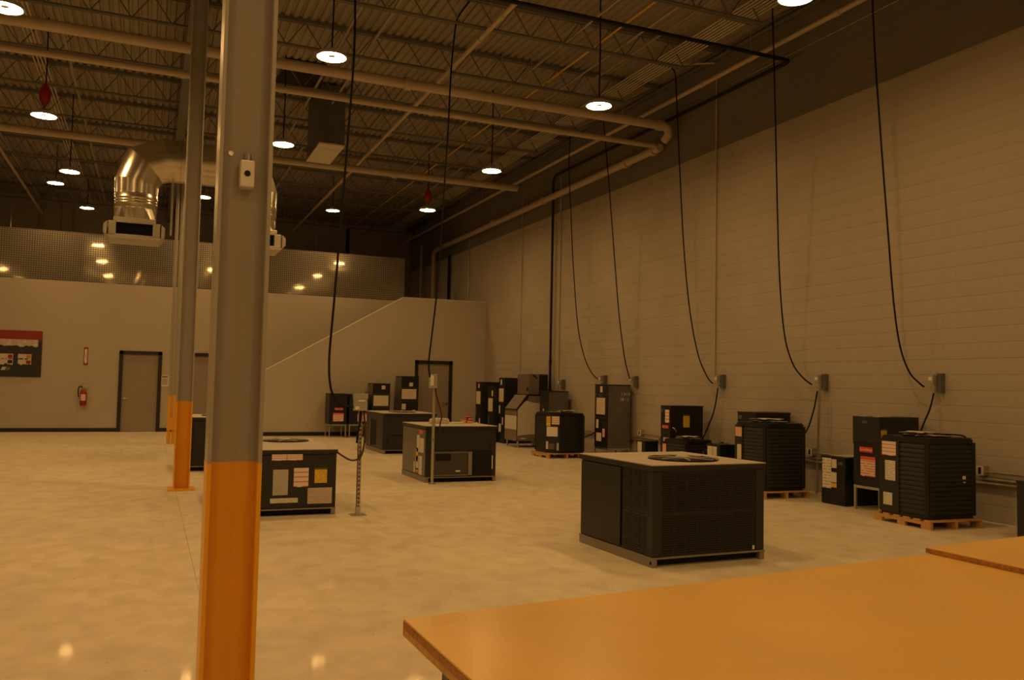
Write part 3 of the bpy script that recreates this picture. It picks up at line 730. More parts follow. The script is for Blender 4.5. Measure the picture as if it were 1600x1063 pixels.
# front: recessed panel and open duct collar
MB().box(0.105, -0.006, 0.51, 1.10, 0.012, 0.845).build('front_panel', UNIT, p4, bevel=0.004)
MB().box(0.14, -0.002, 0.11, 0.70, 0.014, 0.50).build('recessed_panel', mat('panel_dark_grey', (0.055, 0.054, 0.05), 0.4), p4)
MB().box(0.16, -0.006, 0.345, 0.42, 0.013, 0.455).build('supply_opening', VOID, p4)
MB().box(0.13, -0.012, 0.46, 0.72, 0.01, 0.485).build('opening_lip', SIDEG, p4)
MB().box(0.80, -0.006, 0.11, 1.13, 0.012, 0.485).build('return_opening', VOID, p4)
MB().box(0.715, -0.010, 0.11, 0.78, 0.012, 0.485).build('opening_divider', RAIL, p4)
MB().box(1.125, -0.010, 0.20, 1.14, 0.012, 0.42).build('opening_edge_tag', WHITE, p4)
MB().box(0.50, -0.012, 0.165, 0.58, 0.0, 0.19).build('panel_tag', WHITE, p4)
MB().box(0.13, -0.013, 0.105, 0.72, 0.0, 0.118).build('opening_sill', RAIL, p4)
MB().box(-0.006, 0.03, 0.10, 0.013, 1.32, 0.835).build('side_panel', SIDEG, p4, bevel=0.003)
for u, v, lw, lh, k in [(0.16, 0.76, 0.20, 0.06, 'R'), (0.10, 0.46, 0.22, 0.23, 'w'), (0.34, 0.46, 0.14, 0.27, 'w'), (0.40, 0.30, 0.12, 0.22, 'y'), (0.18, 0.10, 0.16, 0.30, 'w'), (0.37, 0.17, 0.13, 0.22, 'w'), (0.37, 0.14, 0.13, 0.05, 'y'), (0.56, 0.06 + 0.05, 0.07, 0.17, 'w')]:
    stick(p4, 'l', 0, u, v, lw, lh, k, 0.006)

# ---- condensers
def outline(a, r, cut):
    p_ = rounded(-a, -a, a, a, r)
    if cut: p_ = p_[:15] + [(-a, -a + cut), (-a + cut, -a)]
    return p_
def condenser(label, x, y, rz, w, h, pallet=True, cut=0.0, nl=18, group='round cornered condensing units'):
    z0 = 0.11 if pallet else 0.0
    t = thing('condensing_unit', label, 'air conditioner', (x, y, z0), rz, group)
    a = w / 2; H = h - z0
    MB().prism(outline(a - 0.02, 0.07, cut), 0.03, H - 0.05).build('coil', COIL, t, True)
    MB().prism(outline(a, 0.09, cut), 0.0, 0.045).build('base_pan', UNITB, t, True)
    MB().prism(outline(a, 0.09, cut), H - 0.07, H - 0.025).build('top_ring', UNITB, t, True)
    MB().prism(outline(a - 0.012, 0.085, cut), H - 0.025, H - 0.008).build('top_cap', UNITB, t, True)
    # louver ring: a slanted strip round the casing
    o_ = outline(a, 0.09, cut); i_ = outline(a - 0.009, 0.085, cut)
    n = len(o_); pitch = (H - 0.13) / nl
    vs = [(p_[0], p_[1], 0) for p_ in o_] + [(p_[0], p_[1], pitch * 0.45) for p_ in o_] + [(p_[0], p_[1], pitch * 0.9) for p_ in i_]
    fs = [(k, (k + 1) % n, (k + 1) % n + n, k + n) for k in range(n)] + [(k + n, (k + 1) % n + n, (k + 1) % n + 2 * n, k + 2 * n) for k in range(n)]
    me = MB().add(vs, fs).mesh('louver', True); me.materials.append(mat('louver_black', (0.013, 0.0135, 0.0145), 0.5))
    for k in range(nl): share('louver', me, t, (0, 0, 0.05 + k * pitch))
    for sx, sy in ((-1, -1), (1, -1), (1, 1), (-1, 1))[1 if cut else 0:]:
        MB().tube([(sx * (a - 0.03), sy * (a - 0.03), 0.03), (sx * (a - 0.03), sy * (a - 0.03), H - 0.06)], 0.034, 10).build('corner_post', UNITB, t, True)
    fan_grille(t, 0, 0, H - 0.008, a * 0.72, 8)
    return t, a, H
def pallet(label, x, y, rz, w, d):
    t = thing('wood_pallet', label, 'pallet', (x, y, 0), rz, 'wooden pallets under the condensing units')
    st_m = MB().box(-0.019, -d / 2, 0.052, 0.019, d / 2, 0.088)
    for y0, y1 in ((-d / 2, -d / 2 + 0.14), (-0.06, 0.06), (d / 2 - 0.14, d / 2)): st_m.box(-0.019, y0, 0.0, 0.019, y1, 0.0518)
    st_me = st_m.mesh('stringer'); st_me.materials.append(WOOD)
    for k in range(3): share('stringer', st_me, t, (-w / 2 + 0.02 + (w - 0.04) * k / 2, 0, 0))
    bd = MB().box(-w / 2, -0.048, 0.089, w / 2, 0.048, 0.109).mesh('deck_board'); bd.materials.append(WOOD)
    for k in range(6): share('deck_board', bd, t, (0, -d / 2 + 0.05 + (d - 0.1) * k / 5, 0))
    return t
# right foreground condenser, turned a little
rz = math.radians(-3)
def loc_rot(px, py, ang, lx, ly): return (px + lx * math.cos(ang) - ly * math.sin(ang), py + lx * math.sin(ang) + ly * math.cos(ang))
cx, cy = loc_rot(8.31, 7.14, rz, 0.40, 0.44)
pallet('wooden pallet under the ribbed condenser at the far right', cx, cy, rz, 0.80, 0.88)
cC, a, H = condenser('black ribbed condenser on a pallet at the far right, with papers on top', cx, cy, rz, 0.76, 1.06, nl=15)
MB().box(-a - 0.012, a - 0.34, 0.02, -a + 0.03, a - 0.04, H - 0.07).build('control_panel', UNIT, cC, bevel=0.005)
for u, v, lw, lh, k in [(a - 0.30, 0.70, 0.22, 0.17, 'r'), (a - 0.29, 0.40, 0.16, 0.24, 'w'), (a - 0.24, 0.10, 0.14, 0.15, 'w')]:
    MB().box(-a - 0.017, u, v, -a - 0.010, u + lw, v + lh).build('sticker', LMAT[k], cC)
MB().box(0.16, -a - 0.008, 0.46, 0.20, -a + 0.004, 0.50).box(0.17, -a - 0.006, 0.42, 0.20, -a + 0.004, 0.43).build('port_cap', WHITE, cC)
# mid right condenser
rz = math.radians(-3)
cx, cy = loc_rot(8.22, 9.89, rz, 0.40, 0.42)
pallet('wooden pallet under the tall black condenser between the furnaces', cx, cy, rz, 0.80, 0.84)
cB, a, H = condenser('tall black ribbed condenser standing before a low furnace cabinet, mid right', cx, cy, rz, 0.74, 1.10, nl=16)
MB().box(-a - 0.012, a - 0.22, 0.02, -a + 0.03, a - 0.03, H - 0.07).build('control_panel', UNIT, cB, bevel=0.005)
for u, v, lw, lh, k in [(a - 0.21, 0.76, 0.16, 0.14, 'p'), (a - 0.20, 0.42, 0.10, 0.22, 'w')]:
    MB().box(-a - 0.017, u, v, -a - 0.010, u + lw, v + lh).build('sticker', LMAT[k], cB)
# back condenser with corner panel
pallet('wooden pallet under the condenser beside the ice machine', 8.48, 17.12, 0, 0.92, 0.90)
cA, a, H = condenser('black condenser with a labelled corner panel, in front of the ice machine', 8.50, 17.13, 0, 0.84, 0.99, cut=0.22, nl=14)
pm = MB().prism([(-a - 0.012, -a + 0.215), (-a + 0.215, -a - 0.012), (-a + 0.27, -a + 0.03), (-a + 0.03, -a + 0.27)], 0.02, H - 0.06)
pm.build('corner_panel', UNIT, cA)
cpa = Vector((-a - 0.012, -a + 0.215, 0)); cpb = Vector((-a + 0.215, -a - 0.012, 0)); cd_ = (cpb - cpa); cn = Vector((-1, -1, 0)).normalized()
def cstick(u0, u1, z0, z1, k):
    A = cpa + cd_ * u0 + cn * 0.004; B = cpa + cd_ * u1 + cn * 0.004
    A2 = A - cn * 0.006; B2 = B - cn * 0.006
    vs = [(*A[:2], z0), (*B[:2], z0), (*B2[:2], z0), (*A2[:2], z0), (*A[:2], z1), (*B[:2], z1), (*B2[:2], z1), (*A2[:2], z1)]
    MB().add(vs, [(0, 3, 2, 1), (4, 5, 6, 7), (0, 1, 5, 4), (1, 2, 6, 5), (2, 3, 7, 6), (3, 0, 4, 7)]).build('sticker', k if not isinstance(k, str) else LMAT[k], cA)
cstick(0.03, 0.33, 0.58, 0.82, 'y'); cstick(0.42, 0.97, 0.62, 0.80, 'r'); cstick(0.06, 0.85, 0.36, 0.57, WHITE)
cstick(0.03, 0.18, 0.08, 0.25, 'w'); cstick(0.22, 0.62, 0.08, 0.20, SIDEG); cstick(0.80, 0.95, 0.06, 0.22, 'g')
# low condenser behind the big packaged unit
cD, a, H = condenser('low black condenser with papers on top, under the furnace with a yellow tag', 8.92, 12.80, math.radians(4), 0.64, 0.68, pallet=False, nl=10)
for u, v, lw, lh, k in [(a - 0.12, 0.40, 0.10, 0.18, 'p'), (a - 0.05, 0.12, 0.05, 0.25, 'w')]:
    MB().box(-a - 0.010, u, v, -a - 0.002, u + lw, v + lh).build('sticker', LMAT[k], cD)

# ---- cabinets (air handlers, furnaces): front faces -y locally, origin at the front left bottom is the centre front
def cabinet(name, label, x, y, rz, w, d, z0, z1, stickers=(), cat='air handler', side=None, group=None, seams=(), legs=False, body=UNITB, band=None):
    t = thing(name, label, cat, (x, y, 0), rz, group)
    MB().box(-w / 2, 0.012, z0, w / 2, d, z1).build('cabinet', side or UNIT, t, bevel=0.006)
    zs = [z0] + list(seams) + [z1]
    for i in range(len(zs) - 1):
        MB().box(-w / 2 + 0.004, 0.0, zs[i] + 0.006, w / 2 - 0.004, 0.02, zs[i + 1] - 0.006).build('front_door', body, t, bevel=0.003)
    for s in stickers: stick(t, 'f', w, *s)
    MB().box(-w / 2 - 0.004, -0.002, z1 - 0.022, w / 2 + 0.004, d + 0.003, z1 + 0.003).build('top_rim', UNITB, t)
    if legs:
        for sx in (-w / 2 + 0.02, w / 2 - 0.02):
            for yy in (0.02, d - 0.02):
                MB().box(sx - 0.014, yy - 0.014, 0, sx + 0.014, yy + 0.014, z0).build('stand_leg', GALV, t)
        for yy in (0.02, d - 0.02): MB().box(-w / 2, yy - 0.012, z0 - 0.04, w / 2, yy + 0.012, z0 - 0.005).build('stand_rail', GALV, t)
        for sx in (-w / 2 + 0.02, w / 2 - 0.02): MB().box(sx - 0.012, 0.02, z0 - 0.04, sx + 0.012, d - 0.02, z0 - 0.005).build('stand_rail', GALV, t)
    return t
WEST = -math.pi / 2
# furnaces on stands by the stair wall (front to the camera)
FG = 'furnaces on stands by the stair wall'
cabinet('furnace', 'black furnace on a leg stand with an orange label, leftmost by the stair wall', 4.96, 24.1, 0, 0.50, 0.62, 0.37, 1.235, [(0.11, 0.45, 0.30, 0.24, 'h'), (0.15, 0.77, 0.24, 0.065, 'R')], 'furnace', group=FG, seams=(0.83,), legs=True)
cabinet('furnace', 'black furnace on a leg stand behind the post mounted switch, second from left', 5.56, 24.1, 0, 0.56, 0.62, 0.37, 1.225, [(0.24, 0.45, 0.28, 0.24, 'h')], 'furnace', group=FG, seams=(0.83,), legs=True)
AG = 'tall air handlers by the stair wall'
cabinet('air_handler', 'tall black air handler with tan diagram label behind the farthest packaged unit', 6.20, 24.1, 0, 0.52, 0.62, 0, 1.55, [(0.03, 0.90, 0.44, 0.30, 't'), (0.26, 1.38, 0.11, 0.11, 't'), (0.05, 0.62, 0.12, 0.14, 't')], group=AG, seams=(0.85, 1.24), side=SIDEG)
cabinet('air_handler', 'taller black air handler standing just left of the stair door', 7.05, 24.1, 0, 0.53, 0.62, 0, 1.775, [(0.02, 1.11, 0.44, 0.29, 't'), (0.24, 1.48, 0.11, 0.11, 'w'), (0.03, 0.80, 0.12, 0.17, 't'), (0.34, 0.66, 0.10, 0.13, 'p')], group=AG, seams=(1.05, 1.44), side=SIDEG)
# three tall air handlers in the corner, fronts to the left
TG = 'tall air handlers in the far corner'
cabinet('air_handler', 'tall black air handler deepest in the corner, left of three', 8.68, 22.72, WEST, 0.46, 0.60, 0, 1.65, [(0.05, 1.02, 0.33, 0.36, 't'), (0.20, 1.48, 0.09, 0.12, 't'), (0.03, 0.70, 0.08, 0.18, 'b'), (0.05, 0.30, 0.18, 0.2, 'w'), (0.30, 0.40, 0.09, 0.22, 't')], group=TG, seams=(0.95, 1.42))
cabinet('air_handler', 'shortest tall black air handler, middle of the three in the corner', 8.72, 21.88, WEST, 0.46, 0.60, 0, 1.535, [(0.06, 0.84, 0.32, 0.36, 't'), (0.30, 1.26, 0.09, 0.16, 'w'), (0.08, 0.5, 0.08, 0.22, 'b'), (0.06, 0.22, 0.20, 0.22, 't'), (0.32, 0.18, 0.08, 0.18, 'p')], group=TG, seams=(0.78, 1.24))
cabinet('air_handler', 'tallest black air handler in the corner, next to the ice machine', 8.85, 21.40, WEST, 0.42, 0.60, 0, 1.77, [(0.02, 1.12, 0.32, 0.36, 't'), (0.12, 1.58, 0.09, 0.14, 'w'), (0.03, 0.80, 0.09, 0.22, 'w'), (0.04, 0.30, 0.16, 0.22, 'w'), (0.26, 0.5, 0.08, 0.2, 'p')], group=TG, seams=(0.98, 1.52))
# dark cabinet behind the condenser
cabinet('air_handler', 'plain dark cabinet between the ice machine and the block wall', 9.02, 19.06, WEST, 0.50, 0.55, 0, 1.45, [(0.2, 0.95, 0.05, 0.06, 'w')], side=SIDEG)
# tall air handler with grey side on a stand
hH = cabinet('air_handler', 'tall labelled air handler with plain grey side, raised on a stand', 9.04, 16.20, WEST, 0.58, 0.56, 0.27, 1.63,
    [(0.08, 0.98, 0.38, 0.36, 't'), (0.24, 1.46, 0.10, 0.13, 'w'), (0.08, 0.68, 0.10, 0.19, 'w'), (0.09, 0.40, 0.22, 0.18, 'w'), (0.36, 0.50, 0.10, 0.18, 'p'), (0.20, 1.365, 0.14, 0.03, 'b')], side=SIDEG, seams=(0.92, 1.42), legs=True)
MB().box(-0.10 + 0.29 - 0.16, -0.004, 0.70, 0.29 - 0.02, 0.004, 0.84).build('breaker_recess', VOID, hH)
chalk = MB()
def strokes(mb, x, ox, oz, segs, s=0.05):
    for a_, b_, c_, d_ in segs: mb.bar((x, ox + a_ * s, oz + b_ * s), (x, ox + c_ * s, oz + d_ * s), 0.008, 0.003)
for i, g in enumerate([[(0, 0, 0, 2), (0, 0, 1, 0)], [(0, 1, 1, 1), (0, 0, .5, 2), (1, 0, .5, 2)], [(0, 0, 1, 2), (0, 1, 1, 1)], [(0, 0, .5, 2), (1, 0, .5, 2), (0, 1, 1, 1)]]):
    strokes(chalk, 0.2915, 0.34 + i * 0.055, 1.40, g, 0.035)
for i, g in enumerate([[(0, 0, 0, 2), (0, 1, 1, 1), (1, 0, 1, 2)], [(0, 0, 0, 2), (0, 2, 1, 1.4), (1, 1.4, 0, 1)], [(0, 1, 1, 1)], [(0, 0, .5, 2)]]):
    strokes(chalk, 0.2915, 0.32 + i * 0.055, 1.28, g, 0.035)
chalk.build('chalk_marks', WHITE, hH)
# low furnace with yellow tag
fE = cabinet('furnace', 'black furnace lying low against the wall with a yellow tag on its side', 8.80, 13.34, WEST, 0.32, 0.72, 0.32, 1.255,
    [(0.15, 0.94, 0.13, 0.24, 'r'), (0.06, 0.84, 0.20, 0.055, 'R'), (0.10, 0.52, 0.18, 0.15, 'p'), (0.03, 1.13, 0.06, 0.06, 'b')], 'furnace', seams=(0.72,), side=UNITB, legs=True)
stick(fE, 'r', 0.32, 0.28, 0.86, 0.14, 0.24, 'y')
MB().tube(smooth_path([(0.165, 0.04, 0.86), (0.20, 0.07, 0.84), (0.20, 0.10, 0.79), (0.165, 0.12, 0.74)]), 0.009, 6).build('drain_tube', GALV, fE, True)
# furnace cabinet behind the mid condenser
cabinet('furnace', 'dark furnace cabinet whose top shows behind the tall mid condenser', 8.92, 11.17, WEST, 0.47, 0.69, 0.0, 1.215, [(0.03, 1.10, 0.08, 0.06, 'b')], 'furnace', side=UNITB, seams=(0.95,))
# low cabinet with white stickers
gG = cabinet('furnace', 'knee high black cabinet with white stickers, left of the furnace on a stand', 8.84, 9.20, WEST, 0.45, 0.60, 0.0, 0.665,
    [(0.02, 0.22, 0.17, 0.42, 'w'), (0.20, 0.51, 0.09, 0.12, 'w'), (0.19, 0.30, 0.10, 0.15, 'w'), (0.19, 0.30 - 0.06, 0.10, 0.07, 'y'), (0.32, 0.56, 0.08, 0.04, 'b')], 'furnace', side=UNITB)
MB().box(0.10, -0.004, 0.03, 0.19, 0.004, 0.09).build('knockout_hole', VOID, gG)
MB().box(-0.15, 0.1, 0.669, 0.18, 0.5, 0.675).build('top_sheet', TOPC, gG)
# furnace on a stand at right, with coil box above
fF = cabinet('furnace', 'black furnace with coil box and red brand plate, on a steel leg stand', 8.82, 8.58, WEST, 0.46, 0.70, 0.33, 0.90,
    [(0.13, 0.46, 0.25, 0.26, 'h')], 'furnace', side=UNITB, legs=True)
MB().box(-0.235, -0.006, 0.905, 0.225, 0.70, 1.25).build('coil_box', UNIT, fF, bevel=0.005)
MB().box(-0.07, -0.010, 1.16, 0.02, -0.004, 1.195).build('blue_badge', LB, fF)
bp_ = MB().box(-0.115, -0.004, 0.775, 0.105, 0.001, 0.845).build('brand_plate', mat('brand_red', (0.66, 0.05, 0.03), 0.4), fF)
lettering('Goodman', 0.055, WHITE, bp_, (-0.005, -0.005, 0.81), (math.pi / 2, 0, 0))
MB().box(0.2255, 0.02, 0.93, 0.2300, 0.12, 1.10).build('yellow_sticker', LY, fF)
for dx in (-0.12, 0.12): MB().box(dx - 0.05, 0.05, 1.25, dx + 0.05, 0.25, 1.262).build('taped_paper', TOPC, fF)
# unit cut by the right edge
cabinet('air_handler', 'dark cabinet cut off by the right edge, beyond the workbench', 8.72, 6.11, WEST, 0.55, 0.62, 0, 0.645, [], side=UNIT, body=UNIT)
# small boxed parts seen above the big packaged unit
sm = cabinet('control_box', 'small black box with a white sticker beside the mid right condenser', 8.62, 11.65, WEST, 0.36, 0.30, 0.30, 0.665, [(0.03, 0.36, 0.14, 0.27, 'w'), (0.18, 0.48, 0.10, 0.15, 'w')], 'box', side=UNITB, legs=True)
sm2 = cabinet('control_box', 'small black box with a white sticker left of the furnace with the yellow tag', 8.72, 14.06, WEST, 0.30, 0.30, 0.30, 0.56, [(0.04, 0.34, 0.15, 0.20, 'w')], 'box', side=UNITB, legs=True)
t = thing('fittings_tray', 'tangle of valves and fittings on a low shelf by the wall', 'fittings', (9.22, 12.15, 0))
MB().box(-0.3, -0.25, 0.50, 0.3, 0.25, 0.53).build('tray', UNITB, t)
for sx in (-0.27, 0.27):
    for sy in (-0.22, 0.22): MB().box(sx - 0.015, sy - 0.015, 0, sx + 0.015, sy + 0.015, 0.5).build('leg', GALV, t)
for k in range(7):
    x = random.uniform(-0.24, 0.2); y = random.uniform(-0.2, 0.2)
    MB().tube(smooth_path([(x, y, 0.53), (x + 0.02, y, 0.60 + 0.05 * random.random()), (x + 0.08, y + random.uniform(-0.06, 0.06), 0.62), (x + 0.11, y, 0.56)]), 0.016, 8).build('fitting', CHROME if k % 2 else CORD, t, True)

# ---- ice machine
t = thing('ice_machine', 'ice machine with dark head over a white storage bin, on short legs', 'ice machine', (8.59, 19.73, 0))
Wd, Dp = 0.80, 0.86      # along y, along x
prof = [(0.0, 0.16), (Dp, 0.16), (Dp, 1.33), (0.28, 1.33), (0.0, 0.97)]
MB().prism([(a_, b_) for a_, b_ in prof], 0.012, Wd - 0.012, 'y').build('bin_liner', UNITB, t)
# side skin in white with dark sweep bands
def side_poly(poly, y0, y1, material, name): return MB().prism(poly, y0, y1, 'y').build(name, material, t)
NBR = mat('ice_grey', (0.20, 0.17, 0.15), 0.4)
up_edge = [(0.255 + (Dp - 0.255) * k / 8, 1.19 - 0.06 * math.sin(math.pi * k / 8 * 0.9)) for k in range(9)]
lo_edge = [(0.0 + Dp * k / 8, 0.30 + 0.035 * math.sin(math.pi * k / 8)) for k in range(9)]
side_poly([(0.02, 0.30)] + lo_edge[1:] + [(Dp, 1.14)] + list(reversed(up_edge[:-1])) + [(0.19, 1.19 - 0.05), (0.02, 0.95)], -0.004, 0.012, OFFW, 'side_panel')
side_poly([(0.275, 1.20)] + up_edge[1:] + [(Dp, 1.31), (0.33, 1.31)], -0.003, 0.012, NBR, 'side_band')
side_poly([(0.02, 0.17), (Dp, 0.17)] + list(reversed(lo_edge)), -0.003, 0.012, NBR, 'side_skirt')
MB().box(-0.004, 0.02, 0.45, 0.012, Wd - 0.02, 0.80).build('front_panel', OFFW, t)
MB().box(-0.003, 0.02, 0.80, 0.012, Wd - 0.02, 0.95).build('front_band', NBR, t)
MB().box(-0.004, 0.02, 0.17, 0.012, Wd - 0.02, 0.448).build('front_skirt', NBR, t)
MB().prism([(-0.014, 0.975), (0.264, 1.333), (0.29, 1.32), (0.012, 0.965)], 0.04, Wd - 0.04, 'y').build('bin_lid', NBR, t)
MB().prism([(-0.02, 0.945), (-0.005, 0.985), (0.02, 0.98), (0.01, 0.945)], 0.03, Wd - 0.03, 'y').build('lid_handle', UNITB, t)
MB().box(0.10, -0.008, 0.22, 0.25, -0.002, 0.245).build('name_strip', WHITE, t)
MB().box(0.33, 0.02, 1.335, Dp, 0.74, 1.87).build('head_cabinet', UNITB, t, bevel=0.008)
STN = mat('head_stainless', (0.24, 0.20, 0.175), 0.32, 0.5)
MB().box(0.318, 0.025, 1.35, 0.331, 0.735, 1.862).build('head_front', STN, t)
MB().box(0.318, 0.010, 1.35, 0.60, 0.021, 1.862).build('head_side_skin', STN, t)
MB().box(0.314, 0.05, 1.43, 0.320, 0.15, 1.53).build('control_window', VOID, t)
MB().prism([(0.40, 1.85), (0.47, 1.85), (0.56, 1.76), (0.54, 1.74)], 0.004, 0.011, 'y').build('brand_mark', UNITB, t)
for x in (0.06, Dp - 0.06):
    for y in (0.06, Wd - 0.06): MB().tube([(x, y, 0), (x, y, 0.16)], [0.018, 0.026], 10).build('leg', GALV, t, True)

# ================================================================== POSTS AND DISCONNECTS ON THE FLOOR
def disconnect_box(t, x0, y0, z0, w, d, h, label=True):
    MB().box(x0, y0, z0, x0 + w, y0 + d, z0 + h).build('enclosure', BOXG, t, bevel=0.006)
    MB().box(x0 - 0.004, y0 - 0.006, z0 + h - 0.05, x0 + w + 0.004, y0 + d, z0 + h + 0.006).build('rain_hood', BOXG, t)
    MB().box(x0 + w * 0.28, y0 - 0.012, z0 + h * 0.55, x0 + w * 0.78, y0 - 0.001, z0 + h * 0.66).build('handle_label', WHITE, t)
    MB().box(x0 + w * 0.06, y0 - 0.005, z0 + 0.015, x0 + w * 0.36, y0 - 0.001, z0 + 0.05).build('tag', WHITE, t)
t = thing('power_post', 'slotted strut post with a grey switch box beside the sticker covered unit', 'power post', (2.335, 10.04, 0))
MB().box(-0.09, -0.09, 0, 0.09, 0.09, 0.008).build('base_plate', GALV, t)
strut = MB()
strut.box(-0.0205, 0.017, 0.008, 0.0205, 0.0205, 1.30).box(-0.0205, -0.0205, 0.008, -0.017, 0.0205, 1.30).box(0.017, -0.0205, 0.008, 0.0205, 0.0205, 1.30)
strut.box(-0.0205, -0.0205, 0.008, -0.010, -0.017, 1.30).box(0.010, -0.0205, 0.008, 0.0205, -0.017, 1.30)
z = 0.14
while z < 1.3:
    strut.box(-0.010, -0.0205, z - 0.022, 0.010, -0.017, z - 0.004); z += 0.05
strut.build('strut', GALV, t)
MB().box(-0.026, -0.026, 0.008, 0.026, 0.026, 0.10).build('post_base', GALV, t)
disconnect_box(t, -0.10, -0.11, 1.235, 0.155, 0.09, 0.195)
cords = []
def cord(label, pts, r=0.012, m=CORD, group=None, name='electric_cable'):
    o = MB().tube(smooth_path(pts), r, 8).build(name, m, None, True)
    return tag(o, label, 'cord', group)
MB().tube(smooth_path([(0.0, -0.03, 1.24), (-0.01, -0.04, 1.12), (-0.035, -0.035, 0.95), (-0.04, -0.02, 0.85)]), 0.012, 8).build('switch_lead', CORD, t, True)
cord('brown cord looping from the strut post to the sticker covered unit', [(2.37, 10.02, 1.22), (2.385, 10.0, 1.0), (2.375, 10.0, 0.80), (2.33, 9.98, 0.68), (2.25, 10.03, 0.645), (2.17, 10.12, 0.68), (2.10, 10.22, 0.735)], 0.011, CORD2)
t = thing('power_post', 'round conduit post with a switch box standing before the open duct holes', 'power post', (4.135, 12.78, 0))
MB().lathe([(0.06, 0), (0.06, 0.012), (0.026, 0.018)], n=16).build('base_flange', GALV, t, True)
MB().tube([(0, 0, 0.012), (0, 0, 1.52)], 0.024, 12).build('conduit', CONDUIT, t, True)
MB().box(-0.08, -0.07, 1.50, 0.025, 0.05, 1.72).build('enclosure', BOXG, t, bevel=0.006)
MB().box(-0.09, -0.09, 1.54, -0.04, -0.07, 1.70).build('switch_handle', WHITE, t)
MB().tube([(-0.095, -0.05, 1.66), (-0.08, -0.05, 1.66)], 0.016, 10).build('cord_grip', CHROME, t)
MB().lathe([(0.030, 0.68), (0.030, 0.72)], n=12).build('conduit_strap', RAIL, t)
cord('black cord hanging from the round post onto the packaged unit with cartons', [(4.14, 12.75, 1.51), (4.16, 12.74, 1.38), (4.22, 12.76, 1.22), (4.28, 12.82, 1.05), (4.285, 12.90, 0.93), (4.28, 12.915, 0.82)], 0.011, CORD2)

# ---- long ceiling cords
CG = 'power cords hanging from the ceiling'
cord('thick black cord hanging from the ceiling to the strut post', [(2.18, 10.35, 7.46), (2.18, 10.35, 6.60), (2.18, 10.30, 5.68), (2.13, 10.25, 4.69), (2.06, 10.20, 3.48), (1.99, 10.12, 2.46), (1.95, 10.08, 1.85), (1.97, 10.05, 1.51), (2.04, 10.03, 1.35), (2.13, 10.01, 1.29), (2.236, 9.99, 1.28)], 0.014, CORD, CG)
MB_ = None
cord('black cord hanging from the ceiling to the round post in mid floor', [(4.62, 12.90, 7.9), (4.43, 12.90, 7.60), (4.36, 12.85, 7.36), (4.30, 12.83, 6.65), (4.27, 12.82, 5.69), (4.22, 12.80, 4.64), (4.16, 12.79, 3.30), (4.07, 12.76, 2.38), (4.02, 12.74, 1.92), (4.04, 12.73, 1.67)], 0.014, CORD, CG)
def wall_cord(label, pts): cord(label, pts, 0.012, CORD, CG)
wall_cord('black cord down the block wall to the switch left of the tall grey air handler', [(8.9, 17.6, 7.7), (8.9, 17.67, 6.79), (9.0, 17.73, 5.71), (9.15, 17.84, 4.37), (9.30, 17.85, 3.0), (9.42, 17.73, 2.28), (9.48, 17.48, 1.91), (9.53, 17.27, 1.76)])
wall_cord('black cord down the block wall to the switch right of the tall grey air handler', [(8.9, 16.05, 7.7), (8.9, 16.03, 7.37), (9.0, 15.95, 6.09), (9.15, 15.94, 4.56), (9.30, 15.94, 3.17), (9.42, 15.88, 2.21), (9.53, 15.84, 1.76)])
wall_cord('black cord down the block wall to the switch above the yellow tagged furnace', [(9.0, 13.75, 7.82), (9.02, 13.49, 7.64), (9.05, 13.46, 7.16), (9.15, 13.48, 5.81), (9.25, 13.47, 4.34), (9.38, 13.45, 3.13), (9.45, 13.27, 2.25), (9.50, 13.05, 1.82), (9.54, 12.92, 1.68)])
wall_cord('black cord curving down the block wall to the switch right of the tall mid condenser', [(9.0, 10.69, 7.76), (9.10, 10.74, 6.32), (9.20, 10.80, 4.78), (9.30, 10.85, 3.44), (9.40, 10.85, 2.51), (9.45, 10.72, 2.03), (9.50, 10.54, 1.79), (9.54, 10.38, 1.68)])
wall_cord('black cord curving down the block wall to the switch nearest the right edge', [(9.0, 8.64, 7.8), (9.0, 8.64, 7.28), (9.08, 8.67, 6.31), (9.18, 8.66, 5.05), (9.28, 8.64, 3.81), (9.38, 8.64, 2.84), (9.43, 8.58, 2.22), (9.48, 8.47, 1.86), (9.51, 8.33, 1.71), (9.54, 8.28, 1.66)])
cord('short black lead from the wall switch down to the furnace with the yellow tag', [(9.56, 12.79, 1.60), (9.50, 12.81, 1.21), (9.46, 12.92, 0.92), (9.44, 13.10, 0.62)], 0.012)
cord('short black lead from the wall switch down to the tall mid condenser', [(9.57, 10.29, 1.58), (9.50, 10.31, 1.24), (9.36, 10.34, 0.91), (8.98, 10.32, 0.69)], 0.012)
cord('short black lead from the wall switch down behind the far right condenser', [(9.57, 8.16, 1.58), (9.45, 8.12, 1.37), (9.28, 8.08, 1.16), (9.05, 8.04, 0.80)], 0.012)
cord('black lead lying over the top of the far right condenser', [(8.70, 7.62, 1.085), (8.80, 7.54, 1.085), (8.92, 7.44, 1.083), (9.02, 7.36, 1.08), (9.09, 7.31, 1.06), (9.115, 7.29, 0.98), (9.115, 7.28, 0.84)], 0.009)
cord('thin black lead behind the back condenser', [(9.58, 17.20, 1.64), (9.56, 17.18, 1.2), (9.50, 17.0, 0.8), (9.30, 16.95, 0.55), (8.96, 17.0, 0.40)], 0.012)

